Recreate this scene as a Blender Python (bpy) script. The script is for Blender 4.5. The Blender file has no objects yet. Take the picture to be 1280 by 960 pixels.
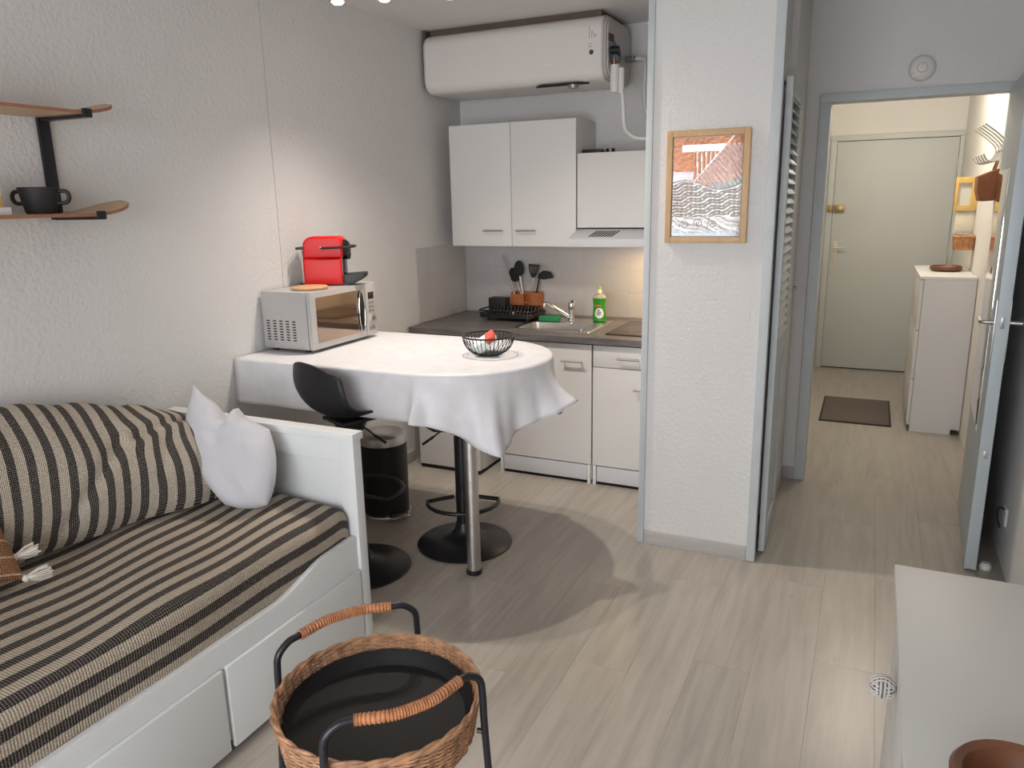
import bpy, bmesh, math, random
from mathutils import Vector, Matrix, Euler
random.seed(7)
R = math.radians
S = bpy.context.scene
COL = S.collection

# ------------------------------------------------------------------ camera
F_PX, YAW, PITCH, ROLL = 949.79, -0.4402825, -0.2363764, -0.0196697
EYE = Vector((0, 0, 1.58))
_f = Vector((math.sin(YAW)*math.cos(PITCH), math.cos(YAW)*math.cos(PITCH), math.sin(PITCH)))
_r = Vector((math.cos(YAW), -math.sin(YAW), 0))
_u = _r.cross(_f)
_r2 = _r*math.cos(ROLL) + _u*math.sin(ROLL)
_u2 = _u*math.cos(ROLL) - _r*math.sin(ROLL)
cam = bpy.data.cameras.new('camera')
cam.sensor_width = 36
cam.lens = F_PX*36/1280
cam.clip_start = 0.02
co = bpy.data.objects.new('camera', cam)
co.matrix_world = Matrix(((_r2.x, _u2.x, -_f.x, EYE.x), (_r2.y, _u2.y, -_f.y, EYE.y), (_r2.z, _u2.z, -_f.z, EYE.z), (0, 0, 0, 1)))
COL.objects.link(co)
S.camera = co

# ------------------------------------------------------------------ light, exposure
S.view_settings.view_transform = 'Standard'
S.view_settings.look = 'None'
S.view_settings.gamma = 1
S.view_settings.use_curve_mapping = False
S.view_settings.exposure = 0.08
W = bpy.data.worlds.new('world'); S.world = W; W.use_nodes = True
_bg = W.node_tree.nodes['Background']
_bg.inputs[0].default_value = (0.72, 0.84, 1.0, 1)
_bg.inputs[1].default_value = 1.0

def lamp(name, kind, loc, power, color, rot=(0, 0, 0), **kw):
    l = bpy.data.lights.new(name, kind); l.energy = power; l.color = color
    for k, v in kw.items(): setattr(l, k, v)
    o = bpy.data.objects.new(name, l); o.location = loc; o.rotation_euler = rot
    COL.objects.link(o); return o
# daylight entering by the window behind the camera (faces +Y into the room)
lamp('window_daylight', 'AREA', (-0.85, -1.62, 1.20), 66, (0.985, 0.985, 1.0), (R(78), 0, 0), shape='RECTANGLE', size=2.5, size_y=1.9, spread=R(150))
HALL_W, SPOT_W, HOOD_W = 32, 43, 3.2

# ------------------------------------------------------------------ materials
MATS = {}
def nodes(name):
    m = bpy.data.materials.new(name); m.use_nodes = True
    nt = m.node_tree; return m, nt, nt.nodes, nt.links, nt.nodes['Principled BSDF']
def mat(name, col, rough=0.5, metal=0.0, bump=0.0, bscale=40.0, var=0.0, vscale=6.0, rand=0.0, coat=0.0, emit=0.0, trans=0.0, ior=1.45, stretch=None, sheen=0.0, spec=None):
    if name in MATS: return MATS[name]
    m, nt, N, L, b = nodes(name)
    c = (col[0], col[1], col[2], 1)
    b.inputs['Base Color'].default_value = c
    b.inputs['Roughness'].default_value = rough
    b.inputs['Metallic'].default_value = metal
    b.inputs['Coat Weight'].default_value = coat
    b.inputs['Transmission Weight'].default_value = trans
    b.inputs['IOR'].default_value = ior
    b.inputs['Sheen Weight'].default_value = sheen
    if spec is not None: b.inputs['Specular IOR Level'].default_value = spec
    if emit:
        b.inputs['Emission Color'].default_value = c; b.inputs['Emission Strength'].default_value = emit
    tc = N.new('ShaderNodeTexCoord'); src = tc.outputs['Object']
    if stretch:
        mp = N.new('ShaderNodeMapping'); mp.inputs['Scale'].default_value = stretch
        L.new(src, mp.inputs['Vector']); src = mp.outputs['Vector']
    if bump:
        n = N.new('ShaderNodeTexNoise'); n.inputs['Scale'].default_value = bscale; n.inputs['Detail'].default_value = 3
        L.new(src, n.inputs['Vector'])
        bp = N.new('ShaderNodeBump'); bp.inputs['Strength'].default_value = 1.0; bp.inputs['Distance'].default_value = bump
        L.new(n.outputs['Fac'], bp.inputs['Height']); L.new(bp.outputs['Normal'], b.inputs['Normal'])
    if var or rand:
        hsv = N.new('ShaderNodeHueSaturation'); hsv.inputs['Color'].default_value = c
        if var:
            n2 = N.new('ShaderNodeTexNoise'); n2.inputs['Scale'].default_value = vscale; n2.inputs['Detail'].default_value = 4
            L.new(src, n2.inputs['Vector'])
            mr = N.new('ShaderNodeMapRange'); mr.inputs['From Min'].default_value = 0.3; mr.inputs['From Max'].default_value = 0.7
            mr.inputs['To Min'].default_value = 1-var; mr.inputs['To Max'].default_value = 1+var
            L.new(n2.outputs['Fac'], mr.inputs['Value']); val = mr.outputs['Result']
        if rand:
            oi = N.new('ShaderNodeObjectInfo'); mr2 = N.new('ShaderNodeMapRange')
            mr2.inputs['To Min'].default_value = 1-rand; mr2.inputs['To Max'].default_value = 1+rand
            L.new(oi.outputs['Random'], mr2.inputs['Value'])
            if var:
                mm = N.new('ShaderNodeMath'); mm.operation = 'MULTIPLY'; L.new(val, mm.inputs[0]); L.new(mr2.outputs['Result'], mm.inputs[1]); val = mm.outputs[0]
            else: val = mr2.outputs['Result']
        L.new(val, hsv.inputs['Value']); L.new(hsv.outputs['Color'], b.inputs['Base Color'])
    MATS[name] = m
    return m

M = {}
M['plaster'] = mat('white_textured_plaster', (0.66, 0.645, 0.63), 0.85, bump=0.0035, bscale=62, var=0.02, vscale=2)
M['plaster_fine'] = mat('white_fine_plaster', (0.66, 0.645, 0.63), 0.8, bump=0.0025, bscale=90, var=0.02, vscale=2)
M['hall_paint'] = mat('cream_wall_paint', (0.74, 0.71, 0.66), 0.8, bump=0.001, bscale=120)
M['ceiling'] = mat('ceiling_paint', (0.68, 0.66, 0.64), 0.9, bump=0.001, bscale=80)
M['bluegrey'] = mat('blue_grey_paint', (0.50, 0.53, 0.535), 0.5, bump=0.0006, bscale=60, var=0.04, vscale=8)
M['doorgrey'] = mat('pale_grey_door_paint', (0.54, 0.55, 0.52), 0.5, var=0.02, vscale=3)
M['leafblue'] = mat('pale_blue_door_paint', (0.47, 0.53, 0.56), 0.4, var=0.02, vscale=3)
M['skirt'] = mat('grey_wood_skirting', (0.44, 0.41, 0.39), 0.6, var=0.06, vscale=10, stretch=(1, 6, 6))
M['joint'] = mat('floor_joint', (0.27, 0.24, 0.20), 0.8)
M['lamwhite'] = mat('white_laminate', (0.70, 0.68, 0.66), 0.38, spec=0.4)
M['plinth'] = mat('grey_white_plinth', (0.58, 0.58, 0.60), 0.4)
M['bedwhite'] = mat('white_bed_lacquer', (0.70, 0.715, 0.71), 0.35)
M['worktop'] = mat('slate_grey_worktop', (0.135, 0.12, 0.118), 0.36, var=0.30, vscale=7, stretch=(1, 4, 4))
M['tile'] = mat('pale_grey_tile', (0.50, 0.49, 0.485), 0.28, rand=0.03)
M['grout'] = mat('pale_grout', (0.53, 0.52, 0.50), 0.9)
M['steel'] = mat('brushed_steel', (0.62, 0.60, 0.58), 0.28, 1.0, bump=0.0002, bscale=200, stretch=(1, 30, 1))
M['chrome'] = mat('chrome', (0.75, 0.74, 0.73), 0.09, 1.0)
M['alu'] = mat('satin_aluminium', (0.56, 0.55, 0.54), 0.35, 1.0)
M['black'] = mat('black_plastic', (0.012, 0.012, 0.013), 0.42)
M['blackmetal'] = mat('black_metal', (0.014, 0.014, 0.018), 0.35)
M['mattblack'] = mat('matt_black', (0.012, 0.012, 0.013), 0.7)
M['shell'] = mat('black_shell_seat', (0.010, 0.010, 0.012), 0.5)
M['gap'] = mat('black_gap_shade', (0.012, 0.012, 0.012), 0.9)  # flat black colour standing in for the darkness of gaps and slots
M['enamel'] = mat('white_enamel', (0.70, 0.665, 0.635), 0.3, var=0.015, vscale=2)
M['greycap'] = mat('grey_end_cap', (0.50, 0.475, 0.455), 0.45)
M['whiteplastic'] = mat('white_plastic', (0.72, 0.71, 0.69), 0.45)
M['copper'] = mat('old_copper', (0.40, 0.22, 0.14), 0.4, 1.0)
M['silver'] = mat('silver_microwave_paint', (0.50, 0.485, 0.475), 0.34, 0.35)
M['silverdark'] = mat('dark_silver', (0.32, 0.31, 0.30), 0.3, 0.6)
M['ovenglass'] = mat('brown_mirror_glass', (0.34, 0.27, 0.22), 0.05, 0.95)
M['red'] = mat('glossy_red_plastic', (0.60, 0.008, 0.007), 0.33, spec=0.3)
M['glossblack'] = mat('gloss_black_plastic', (0.01, 0.01, 0.011), 0.12)
M['wood'] = mat('light_wood', (0.52, 0.30, 0.15), 0.5, var=0.14, vscale=9, stretch=(8, 1, 8))
M['shelfwood'] = mat('birch_ply', (0.56, 0.39, 0.24), 0.5, var=0.08, vscale=9, stretch=(8, 1, 8))
M['plyedge'] = mat('red_brown_ply_edge', (0.33, 0.15, 0.085), 0.5)
M['framewood'] = mat('oak_frame_wood', (0.55, 0.345, 0.17), 0.45, var=0.08, vscale=10, stretch=(6, 6, 1.2))
M['boxwood'] = mat('orange_bamboo', (0.42, 0.14, 0.05), 0.5, var=0.1, vscale=20)
M['darkwood'] = mat('brown_turned_wood', (0.15, 0.060, 0.030), 0.4, var=0.2, vscale=14)
M['rattan'] = mat('brown_rattan', (0.36, 0.19, 0.10), 0.5, var=0.4, vscale=34, bump=0.0008, bscale=160)
M['wrap'] = mat('orange_rattan_wrap', (0.40, 0.165, 0.072), 0.45, var=0.28, vscale=60)
M['wicker'] = mat('orange_wicker', (0.42, 0.19, 0.08), 0.6, var=0.35, vscale=50, bump=0.002, bscale=120)
M['bag'] = mat('brown_felt', (0.24, 0.095, 0.045), 0.9, var=0.1, vscale=30)
M['yellow'] = mat('mustard_yellow_paint', (0.56, 0.36, 0.10), 0.5)
M['greypaper'] = mat('grey_paper', (0.55, 0.53, 0.48), 0.8)
M['mug'] = mat('dark_stoneware', (0.022, 0.021, 0.021), 0.6, bump=0.0006, bscale=90)
M['cream'] = mat('cream_card', (0.66, 0.60, 0.47), 0.7)
M['amber'] = mat('amber_card', (0.58, 0.38, 0.14), 0.7)
M['sponge'] = mat('green_sponge', (0.03, 0.26, 0.10), 0.9, bump=0.003, bscale=160)
M['greensoap'] = mat('green_dish_soap', (0.045, 0.36, 0.035), 0.15, var=0.1, vscale=30, trans=0.25)
M['clearplastic'] = mat('clear_plastic', (0.80, 0.74, 0.62), 0.12, trans=0.6)
M['capyellow'] = mat('cream_bottle_cap', (0.74, 0.70, 0.50), 0.4)
M['capgreen'] = mat('lime_bottle_tip', (0.36, 0.48, 0.12), 0.35)
M['white'] = mat('white_label', (0.78, 0.78, 0.76), 0.6)
M['orangelabel'] = mat('orange_label', (0.60, 0.16, 0.02), 0.6)
M['redprint'] = mat('red_packet_print', (0.66, 0.10, 0.05), 0.5)
M['foilwhite'] = mat('white_packet', (0.80, 0.84, 0.84), 0.4)
M['hob'] = mat('brown_black_glass', (0.035, 0.022, 0.017), 0.22)
M['trayblack'] = mat('matt_black_tray', (0.016, 0.015, 0.015), 0.62, spec=0.25)
M['matgrey'] = mat('brown_grey_doormat', (0.13, 0.105, 0.09), 0.95, bump=0.003, bscale=160, var=0.25, vscale=120)
M['matedge'] = mat('black_mat_edge', (0.02, 0.02, 0.02), 0.8)
M['brass'] = mat('aged_brass', (0.36, 0.24, 0.10), 0.4, 1.0)
M['ivory'] = mat('ivory_metal', (0.60, 0.56, 0.46), 0.4, 0.3)
M['mirror'] = mat('mirror_silver', (0.86, 0.87, 0.86), 0.02, 1.0)
M['cotton'] = mat('grey_white_cotton', (0.58, 0.57, 0.60), 0.9, bump=0.0015, bscale=260, sheen=0.2)
M['tassel'] = mat('cream_yarn', (0.66, 0.60, 0.52), 0.95, var=0.12, vscale=200, stretch=(1, 1, 0.2))
M['bulb'] = mat('lit_bulb', (1.0, 0.93, 0.82), 0.5, emit=14)
M['halllamp'] = mat('lit_opal_glass', (1.0, 0.85, 0.62), 0.5, emit=6)
M['gapshade'] = mat('brown_gap_shade', (0.13, 0.095, 0.075), 0.9, bump=0.006, bscale=60)  # shade of the heater gaps put into a brown colour
M['dresser'] = mat('warm_grey_white_lacquer', (0.57, 0.56, 0.53), 0.42)
M['stonegrey'] = mat('grey_cord', (0.14, 0.13, 0.125), 0.8)
M['stonelight'] = mat('pale_cord', (0.52, 0.49, 0.465), 0.8)
M['cloth'] = mat('pale_grey_oilcloth', (0.66, 0.65, 0.665), 0.42, var=0.05, vscale=16, bump=0.0007, bscale=120)
M['glass'] = mat('window_glass', (0.95, 0.97, 1.0), 0.0, trans=1.0, ior=1.02)
M['windowframe'] = mat('white_window_frame', (0.75, 0.75, 0.74), 0.4)
M['print'] = mat('dark_print', (0.05, 0.045, 0.045), 0.6)
M['greyprint'] = mat('grey_print', (0.22, 0.21, 0.20), 0.6)
M['bluevalve'] = mat('blue_valve', (0.10, 0.14, 0.19), 0.4)

def plank_material():
    m, nt, N, L, b = nodes('grey_oak_laminate')
    tc = N.new('ShaderNodeTexCoord'); oi = N.new('ShaderNodeObjectInfo')
    add = N.new('ShaderNodeVectorMath'); add.operation = 'ADD'
    sc = N.new('ShaderNodeVectorMath'); sc.operation = 'SCALE'; sc.inputs[0].default_value = (13.1, 7.7, 3.3)
    L.new(oi.outputs['Random'], sc.inputs['Scale'])
    L.new(tc.outputs['Object'], add.inputs[0]); L.new(sc.outputs[0], add.inputs[1])
    mp = N.new('ShaderNodeMapping'); mp.inputs['Scale'].default_value = (14, 1.1, 1); L.new(add.outputs[0], mp.inputs['Vector'])
    n1 = N.new('ShaderNodeTexNoise'); n1.inputs['Scale'].default_value = 2.2; n1.inputs['Detail'].default_value = 7; n1.inputs['Distortion'].default_value = 0.5
    L.new(mp.outputs[0], n1.inputs['Vector'])
    cr = N.new('ShaderNodeValToRGB')
    cr.color_ramp.elements[0].position = 0.30; cr.color_ramp.elements[0].color = (0.345, 0.307, 0.262, 1)
    cr.color_ramp.elements[1].position = 0.66; cr.color_ramp.elements[1].color = (0.430, 0.388, 0.336, 1)
    L.new(n1.outputs['Fac'], cr.inputs[0])
    hsv = N.new('ShaderNodeHueSaturation'); mr = N.new('ShaderNodeMapRange'); mr.inputs['To Min'].default_value = 0.955; mr.inputs['To Max'].default_value = 1.045
    L.new(oi.outputs['Random'], mr.inputs['Value']); L.new(mr.outputs[0], hsv.inputs['Value']); L.new(cr.outputs[0], hsv.inputs['Color'])
    # small knots
    vo = N.new('ShaderNodeTexVoronoi'); vo.inputs['Scale'].default_value = 2.6
    mp2 = N.new('ShaderNodeMapping'); mp2.inputs['Scale'].default_value = (2.2, 1, 1); L.new(add.outputs[0], mp2.inputs['Vector']); L.new(mp2.outputs[0], vo.inputs['Vector'])
    mk = N.new('ShaderNodeMapRange'); mk.inputs['From Min'].default_value = 0.0; mk.inputs['From Max'].default_value = 0.09; mk.inputs['To Min'].default_value = 0.30; mk.inputs['To Max'].default_value = 0
    L.new(vo.outputs['Distance'], mk.inputs['Value'])
    mx = N.new('ShaderNodeMix'); mx.data_type = 'RGBA'; mx.inputs['B'].default_value = (0.22, 0.17, 0.13, 1)
    L.new(mk.outputs[0], mx.inputs['Factor']); L.new(hsv.outputs[0], mx.inputs['A']); L.new(mx.outputs['Result'], b.inputs['Base Color'])
    rr = N.new('ShaderNodeMapRange'); rr.inputs['To Min'].default_value = 0.27; rr.inputs['To Max'].default_value = 0.33
    L.new(n1.outputs['Fac'], rr.inputs['Value']); L.new(rr.outputs[0], b.inputs['Roughness'])
    bp = N.new('ShaderNodeBump'); bp.inputs['Distance'].default_value = 0.00008; L.new(n1.outputs['Fac'], bp.inputs['Height']); L.new(bp.outputs[0], b.inputs['Normal'])
    return m
M['plank'] = plank_material()

def stripe_material(name, period, duty, phase, light, dark):
    """woven stripes across UV.x (metres), a diamond weave inside the dark bands"""
    m, nt, N, L, b = nodes(name)
    uv = N.new('ShaderNodeUVMap'); sp = N.new('ShaderNodeSeparateXYZ'); L.new(uv.outputs[0], sp.inputs[0])
    def math_(op, a, bb=None, c=None):
        n = N.new('ShaderNodeMath'); n.operation = op
        for i, v in enumerate((a, bb, c)):
            if v is None: continue
            if isinstance(v, (int, float)): n.inputs[i].default_value = v
            else: L.new(v, n.inputs[i])
        return n.outputs[0]
    u, v = sp.outputs[0], sp.outputs[1]
    nz = N.new('ShaderNodeTexNoise'); nz.inputs['Scale'].default_value = 90; L.new(uv.outputs[0], nz.inputs['Vector'])
    uj = math_('ADD', u, math_('MULTIPLY', math_('SUBTRACT', nz.outputs['Fac'], 0.5), 0.004))
    fr = math_('FRACT', math_('ADD', math_('DIVIDE', uj, period), phase))
    band = math_('LESS_THAN', fr, duty)
    k = 2*math.pi/0.0105
    d1 = math_('SINE', math_('MULTIPLY', math_('ADD', u, math_('MULTIPLY', v, 0.7)), k))
    d2 = math_('SINE', math_('MULTIPLY', math_('SUBTRACT', u, math_('MULTIPLY', v, 0.7)), k))
    dots = math_('GREATER_THAN', math_('MULTIPLY', d1, d2), 0.34)
    darkfac = math_('MULTIPLY', band, math_('SUBTRACT', 1.0, math_('MULTIPLY', dots, 0.52)))
    n2 = N.new('ShaderNodeTexNoise'); n2.inputs['Scale'].default_value = 260; L.new(uv.outputs[0], n2.inputs['Vector'])
    hs = N.new('ShaderNodeHueSaturation'); hs.inputs['Color'].default_value = (*light, 1)
    mr = N.new('ShaderNodeMapRange'); mr.inputs['To Min'].default_value = 0.8; mr.inputs['To Max'].default_value = 1.2
    L.new(n2.outputs['Fac'], mr.inputs['Value']); L.new(mr.outputs[0], hs.inputs['Value'])
    mx = N.new('ShaderNodeMix'); mx.data_type = 'RGBA'; mx.inputs['B'].default_value = (*dark, 1)
    L.new(darkfac, mx.inputs['Factor']); L.new(hs.outputs[0], mx.inputs['A']); L.new(mx.outputs['Result'], b.inputs['Base Color'])
    b.inputs['Roughness'].default_value = 0.95; b.inputs['Specular IOR Level'].default_value = 0.15
    bp = N.new('ShaderNodeBump'); bp.inputs['Distance'].default_value = 0.0016
    hh = math_('ADD', math_('MULTIPLY', d1, d2), n2.outputs['Fac']); L.new(hh, bp.inputs['Height']); L.new(bp.outputs[0], b.inputs['Normal'])
    return m
M['throw'] = stripe_material('striped_woven_throw', 0.0655, 0.46, 0.30, (0.46, 0.39, 0.31), (0.034, 0.029, 0.030))
M['cushion_stripe'] = stripe_material('striped_woven_cushion', 0.0575, 0.47, 0.1, (0.50, 0.44, 0.36), (0.032, 0.028, 0.030))
M['brown_stripe'] = stripe_material('rust_cushion_stripe', 0.055, 0.90, 0.1, (0.60, 0.46, 0.34), (0.27, 0.115, 0.045))

# ------------------------------------------------------------------ mesh builder
class MB:
    def __init__(s): s.v = []; s.f = []; s.uv = []
    def add(s, vs, fs, uvs=None):
        o = len(s.v); s.v += [tuple(p) for p in vs]
        for i, f in enumerate(fs):
            s.f.append([o+k for k in f]); s.uv.append(uvs[i] if uvs else None)
        return s
    def bm(s, b):
        b.verts.ensure_lookup_table(); b.verts.index_update()
        s.add([v.co[:] for v in b.verts], [[v.index for v in f.verts] for f in b.faces]); b.free(); return s
    def box(s, x0, x1, y0, y1, z0, z1, bev=0.0, seg=2, mtx=None):
        b = bmesh.new()
        vs = [b.verts.new((x, y, z)) for x in (x0, x1) for y in (y0, y1) for z in (z0, z1)]
        for q in ((0, 1, 3, 2), (4, 6, 7, 5), (0, 4, 5, 1), (2, 3, 7, 6), (0, 2, 6, 4), (1, 5, 7, 3)): b.faces.new([vs[i] for i in q])
        if bev: bmesh.ops.bevel(b, geom=b.edges[:], offset=bev, segments=seg, profile=0.6, affect='EDGES')
        if mtx is not None: bmesh.ops.transform(b, matrix=mtx, verts=b.verts)
        return s.bm(b)
    def prism(s, poly, axis, a, c, bev=0.0, seg=2):
        """polygon (2D list) extruded along axis from a to c; 2D = the two other axes in order"""
        def P(p, t):
            return {'x': (t, p[0], p[1]), 'y': (p[0], t, p[1]), 'z': (p[0], p[1], t)}[axis]
        b = bmesh.new()
        lo = [b.verts.new(P(p, a)) for p in poly]; hi = [b.verts.new(P(p, c)) for p in poly]
        n = len(poly); b.faces.new(lo); b.faces.new(hi[::-1])
        for i in range(n): b.faces.new((lo[i], hi[i], hi[(i+1) % n], lo[(i+1) % n]))
        bmesh.ops.recalc_face_normals(b, faces=b.faces[:])
        if bev:
            caps = set()
            for e in b.edges:
                if abs(e.calc_face_angle(0)) > R(40): caps.add(e)
            bmesh.ops.bevel(b, geom=list(caps), offset=bev, segments=seg, profile=0.6, affect='EDGES')
        return s.bm(b)
    def ring(s, p, t, up, r, n):
        t = t.normalized(); a = t.cross(up)
        if a.length < 1e-4: a = t.cross(Vector((1, 0, 0)))
        if a.length < 1e-4: a = t.cross(Vector((0, 1, 0)))
        a.normalize(); c = a.cross(t)
        return [p + a*(math.cos(2*math.pi*i/n)*r) + c*(math.sin(2*math.pi*i/n)*r) for i in range(n)]
    def tube(s, pts, r, n=8, closed=False, cap=True):
        pts = [Vector(p) for p in pts]; m = len(pts)
        rs = r if isinstance(r, (list, tuple)) else [r]*m
        vs = []; up = Vector((0.013, 0.021, 1))
        prev = None
        for i, p in enumerate(pts):
            if closed: t = pts[(i+1) % m]-pts[i-1]
            else: t = pts[min(i+1, m-1)]-pts[max(i-1, 0)]
            t.normalize()
            if prev is None:
                a = t.cross(up if abs(t.z) < 0.95 else Vector((1, 0, 0))).normalized()
            else:
                a = (prev - t*prev.dot(t))
                a = a.normalized() if a.length > 1e-6 else t.orthogonal().normalized()
            prev = a; c = t.cross(a)
            vs += [p + a*(math.cos(2*math.pi*k/n)*rs[i]) + c*(math.sin(2*math.pi*k/n)*rs[i]) for k in range(n)]
        fs = []
        for i in range(m if closed else m-1):
            j = (i+1) % m
            for k in range(n):
                l = (k+1) % n; fs.append((i*n+k, i*n+l, j*n+l, j*n+k))
        if cap and not closed: fs += [tuple(range(n))[::-1], tuple(range((m-1)*n, m*n))]
        return s.add(vs, fs)
    def cyl(s, p0, p1, r0, r1=None, n=20): return s.tube([p0, p1], [r0, r0 if r1 is None else r1], n)
    def lathe(s, prof, n=32, c=(0, 0, 0), sx=1.0, sy=1.0, mtx=None):
        vs = []; fs = []; m = len(prof)
        for r, z in prof:
            for k in range(n):
                a = 2*math.pi*k/n; vs.append(Vector((c[0]+r*sx*math.cos(a), c[1]+r*sy*math.sin(a), c[2]+z)))
        if mtx is not None: vs = [mtx @ v for v in vs]
        for i in range(m-1):
            for k in range(n):
                l = (k+1) % n; fs.append((i*n+k, i*n+l, (i+1)*n+l, (i+1)*n+k))
        if prof[0][0] > 1e-6: fs.append(tuple(range(n))[::-1])
        if prof[-1][0] > 1e-6: fs.append(tuple(range((m-1)*n, m*n)))
        return s.add(vs, fs)
    def grid(s, fn, nu, nv, uvfn=None, flip=False):
        vs = [fn(i/nu, j/nv) for i in range(nu+1) for j in range(nv+1)]
        fs = []; uvs = []
        for i in range(nu):
            for j in range(nv):
                q = [(i, j), (i+1, j), (i+1, j+1), (i, j+1)]
                if flip: q = q[::-1]
                fs.append([a*(nv+1)+c for a, c in q])
                if uvfn: uvs.append([uvfn(a/nu, c/nv) for a, c in q])
        return s.add(vs, fs, uvs if uvfn else None)
    def sphere(s, c, r, n=16, m=10, sz=1.0):
        prof = [(max(1e-7, r*math.sin(math.pi*i/m)), -r*sz*math.cos(math.pi*i/m)) for i in range(m+1)]
        return s.lathe(prof, n, c)
    def mesh(s, name, sharp=38):
        me = bpy.data.meshes.new(name); me.from_pydata(s.v, [], s.f)
        if any(u for u in s.uv):
            ul = me.uv_layers.new(name='UVMap')
            for p, u in zip(me.polygons, s.uv):
                if u:
                    for li, c in zip(p.loop_indices, u): ul.data[li].uv = c
        b = bmesh.new(); b.from_mesh(me)
        bmesh.ops.remove_doubles(b, verts=b.verts, dist=1e-6)
        bmesh.ops.recalc_face_normals(b, faces=b.faces[:]); b.to_mesh(me); b.free()
        for p in me.polygons: p.use_smooth = True
        me.set_sharp_from_angle(angle=R(sharp)); return me
    def build(s, name, m, parent=None, label=None, sharp=38):
        o = bpy.data.objects.new(name, s.mesh(name, sharp)); COL.objects.link(o)
        o.data.materials.append(M[m] if isinstance(m, str) else m)
        if parent: o.parent = parent
        if label: o['label'] = label
        return o
def thing(name, label, cat, loc=(0, 0, 0), rz=0.0, group=None):
    o = bpy.data.objects.new(name, None); COL.objects.link(o); o.empty_display_size = 0.05
    o.location = loc; o.rotation_euler = (0, 0, rz); tag(o, label, cat, group); return o
def tag(o, label, cat, group=None):
    o['label'] = label; o['category'] = cat
    if group: o['group'] = group
    return o
def struct(o, label=None):
    o['kind'] = 'structure'
    if label: o['label'] = label
    return o
def inst(name, me, m, parent, loc=(0, 0, 0), rot=(0, 0, 0)):
    o = bpy.data.objects.new(name, me); COL.objects.link(o); o.parent = parent; o.location = loc; o.rotation_euler = rot
    if not me.materials: me.materials.append(M[m])
    return o
def lerp(a, b, t): return a+(b-a)*t
def arc(c, r, a0, a1, n, plane='xz', z=0):
    out = []
    for i in range(n+1):
        a = R(lerp(a0, a1, i/n)); p, q = c[0]+r*math.cos(a), c[1]+r*math.sin(a)
        out.append({'xz': (p, z, q), 'yz': (z, p, q), 'xy': (p, q, z)}[plane])
    return out
def smooth_path(pts, sub=6):
    pts = [Vector(p) for p in pts]; out = []
    for i in range(len(pts)-1):
        p0, p1, p2, p3 = pts[max(i-1, 0)], pts[i], pts[i+1], pts[min(i+2, len(pts)-1)]
        for k in range(sub):
            t = k/sub
            out.append(0.5*((2*p1)+(p2-p0)*t+(2*p0-5*p1+4*p2-p3)*t*t+(3*p1-p0-3*p2+p3)*t**3))
    out.append(pts[-1]); return out
def rrect(x0, x1, y0, y1, r, n=5):
    out = []
    for cx, cy, a in ((x1-r, y1-r, 0), (x0+r, y1-r, 90), (x0+r, y0+r, 180), (x1-r, y0+r, 270)):
        for i in range(n+1):
            t = R(a+90*i/n); out.append((cx+r*math.cos(t), cy+r*math.sin(t)))
    return out
def text_mesh(txt, size, depth=0.0004):
    c = bpy.data.curves.new('lettering', 'FONT'); c.body = txt; c.size = size; c.extrude = depth; c.align_x = 'CENTER'; c.align_y = 'CENTER'; c.resolution_u = 2
    o = bpy.data.objects.new('lettering', c); COL.objects.link(o)
    me = bpy.data.meshes.new_from_object(o); bpy.data.objects.remove(o); return me

# ------------------------------------------------------------------ room shell
XL, YB, ZC = -2.511, 4.62, 2.565         # left wall, kitchen back wall, ceiling
PF, PX0, PX1 = 3.257, -0.885, -0.365     # partition front, its two sides
YF = 4.40                                # wall with the hall door
XR, HXL, HXR, YE = 0.622, -0.43, 0.632, 7.60
Y0 = -1.70
# floor: planks run away from the camera
fl = struct(MB().box(XL-0.1, XR+0.1, Y0, 7.7, -0.06, -0.0105).build('floor', 'joint'), 'light grey oak laminate floor')
PW, PL = 0.192, 1.285
plank_cache = {}
def plank_mesh(w, l):
    k = (round(w, 3), round(l, 3))
    if k not in plank_cache:
        plank_cache[k] = MB().box(0.0001, w-0.0001, 0.0001, l-0.0001, -0.010, 0, 0.0005, 1).mesh('plank')
    return plank_cache[k]
x = XL-0.05; row = 0
while x < XR+0.04:
    y = Y0 - (row*0.437 % 1.0)*PL; w = min(PW, XR+0.05-x)
    while y < 7.64:
        a, c = max(y, Y0), min(y+PL, 7.64)
        if c-a > 0.02 and not (a > YB+0.06 and x+w < HXL-0.1):
            inst('plank', plank_mesh(w, c-a), 'plank', fl, (x, a, 0))
        y += PL
    x += PW; row += 1
struct(MB().box(XL-0.1, XR+0.1, Y0-0.1, 7.7, ZC, ZC+0.08).build('ceiling', 'ceiling'), 'white ceiling')
wl = struct(MB().box(XL-0.1, XL, Y0-0.1, 2.812, 0, ZC).box(XL-0.1, XL-0.012, 2.812, 2.8165, 0, ZC).box(XL-0.1, XL-0.002, 2.8165, YB+0.1, 0, ZC).build('wall_left', 'plaster'), 'white roughcast wall behind the daybed and bar table')
wb = struct(MB().box(XL-0.005, PX0, YB, YB+0.1, 0, ZC).build('wall_kitchen', 'plaster_fine'), 'white wall behind the kitchenette')
struct(MB().box(PX0, PX1-0.0005, PF, PF+0.025, 0, ZC).box(PX0, PX0+0.07, PF+0.025, YB+0.1, 0, ZC)
       .box(PX1-0.10, PX1-0.0005, 3.80, YF, 0, ZC).box(PX1-0.10, PX1-0.03, PF+0.025, 3.80, 2.06, ZC)
       .build('wall_partition', 'plaster'), 'white roughcast partition carrying the framed picture')
struct(MB().box(PX0+0.07, -0.30, YF, YF+0.10, 0, ZC).box(-0.30, 0.60, YF, YF+0.10, 2.075, ZC).box(0.60, XR+0.1, YF, YF+0.10, 0, ZC)
       .build('wall_hall_door', 'plaster_fine'), 'wall around the doorway to the hall')
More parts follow.
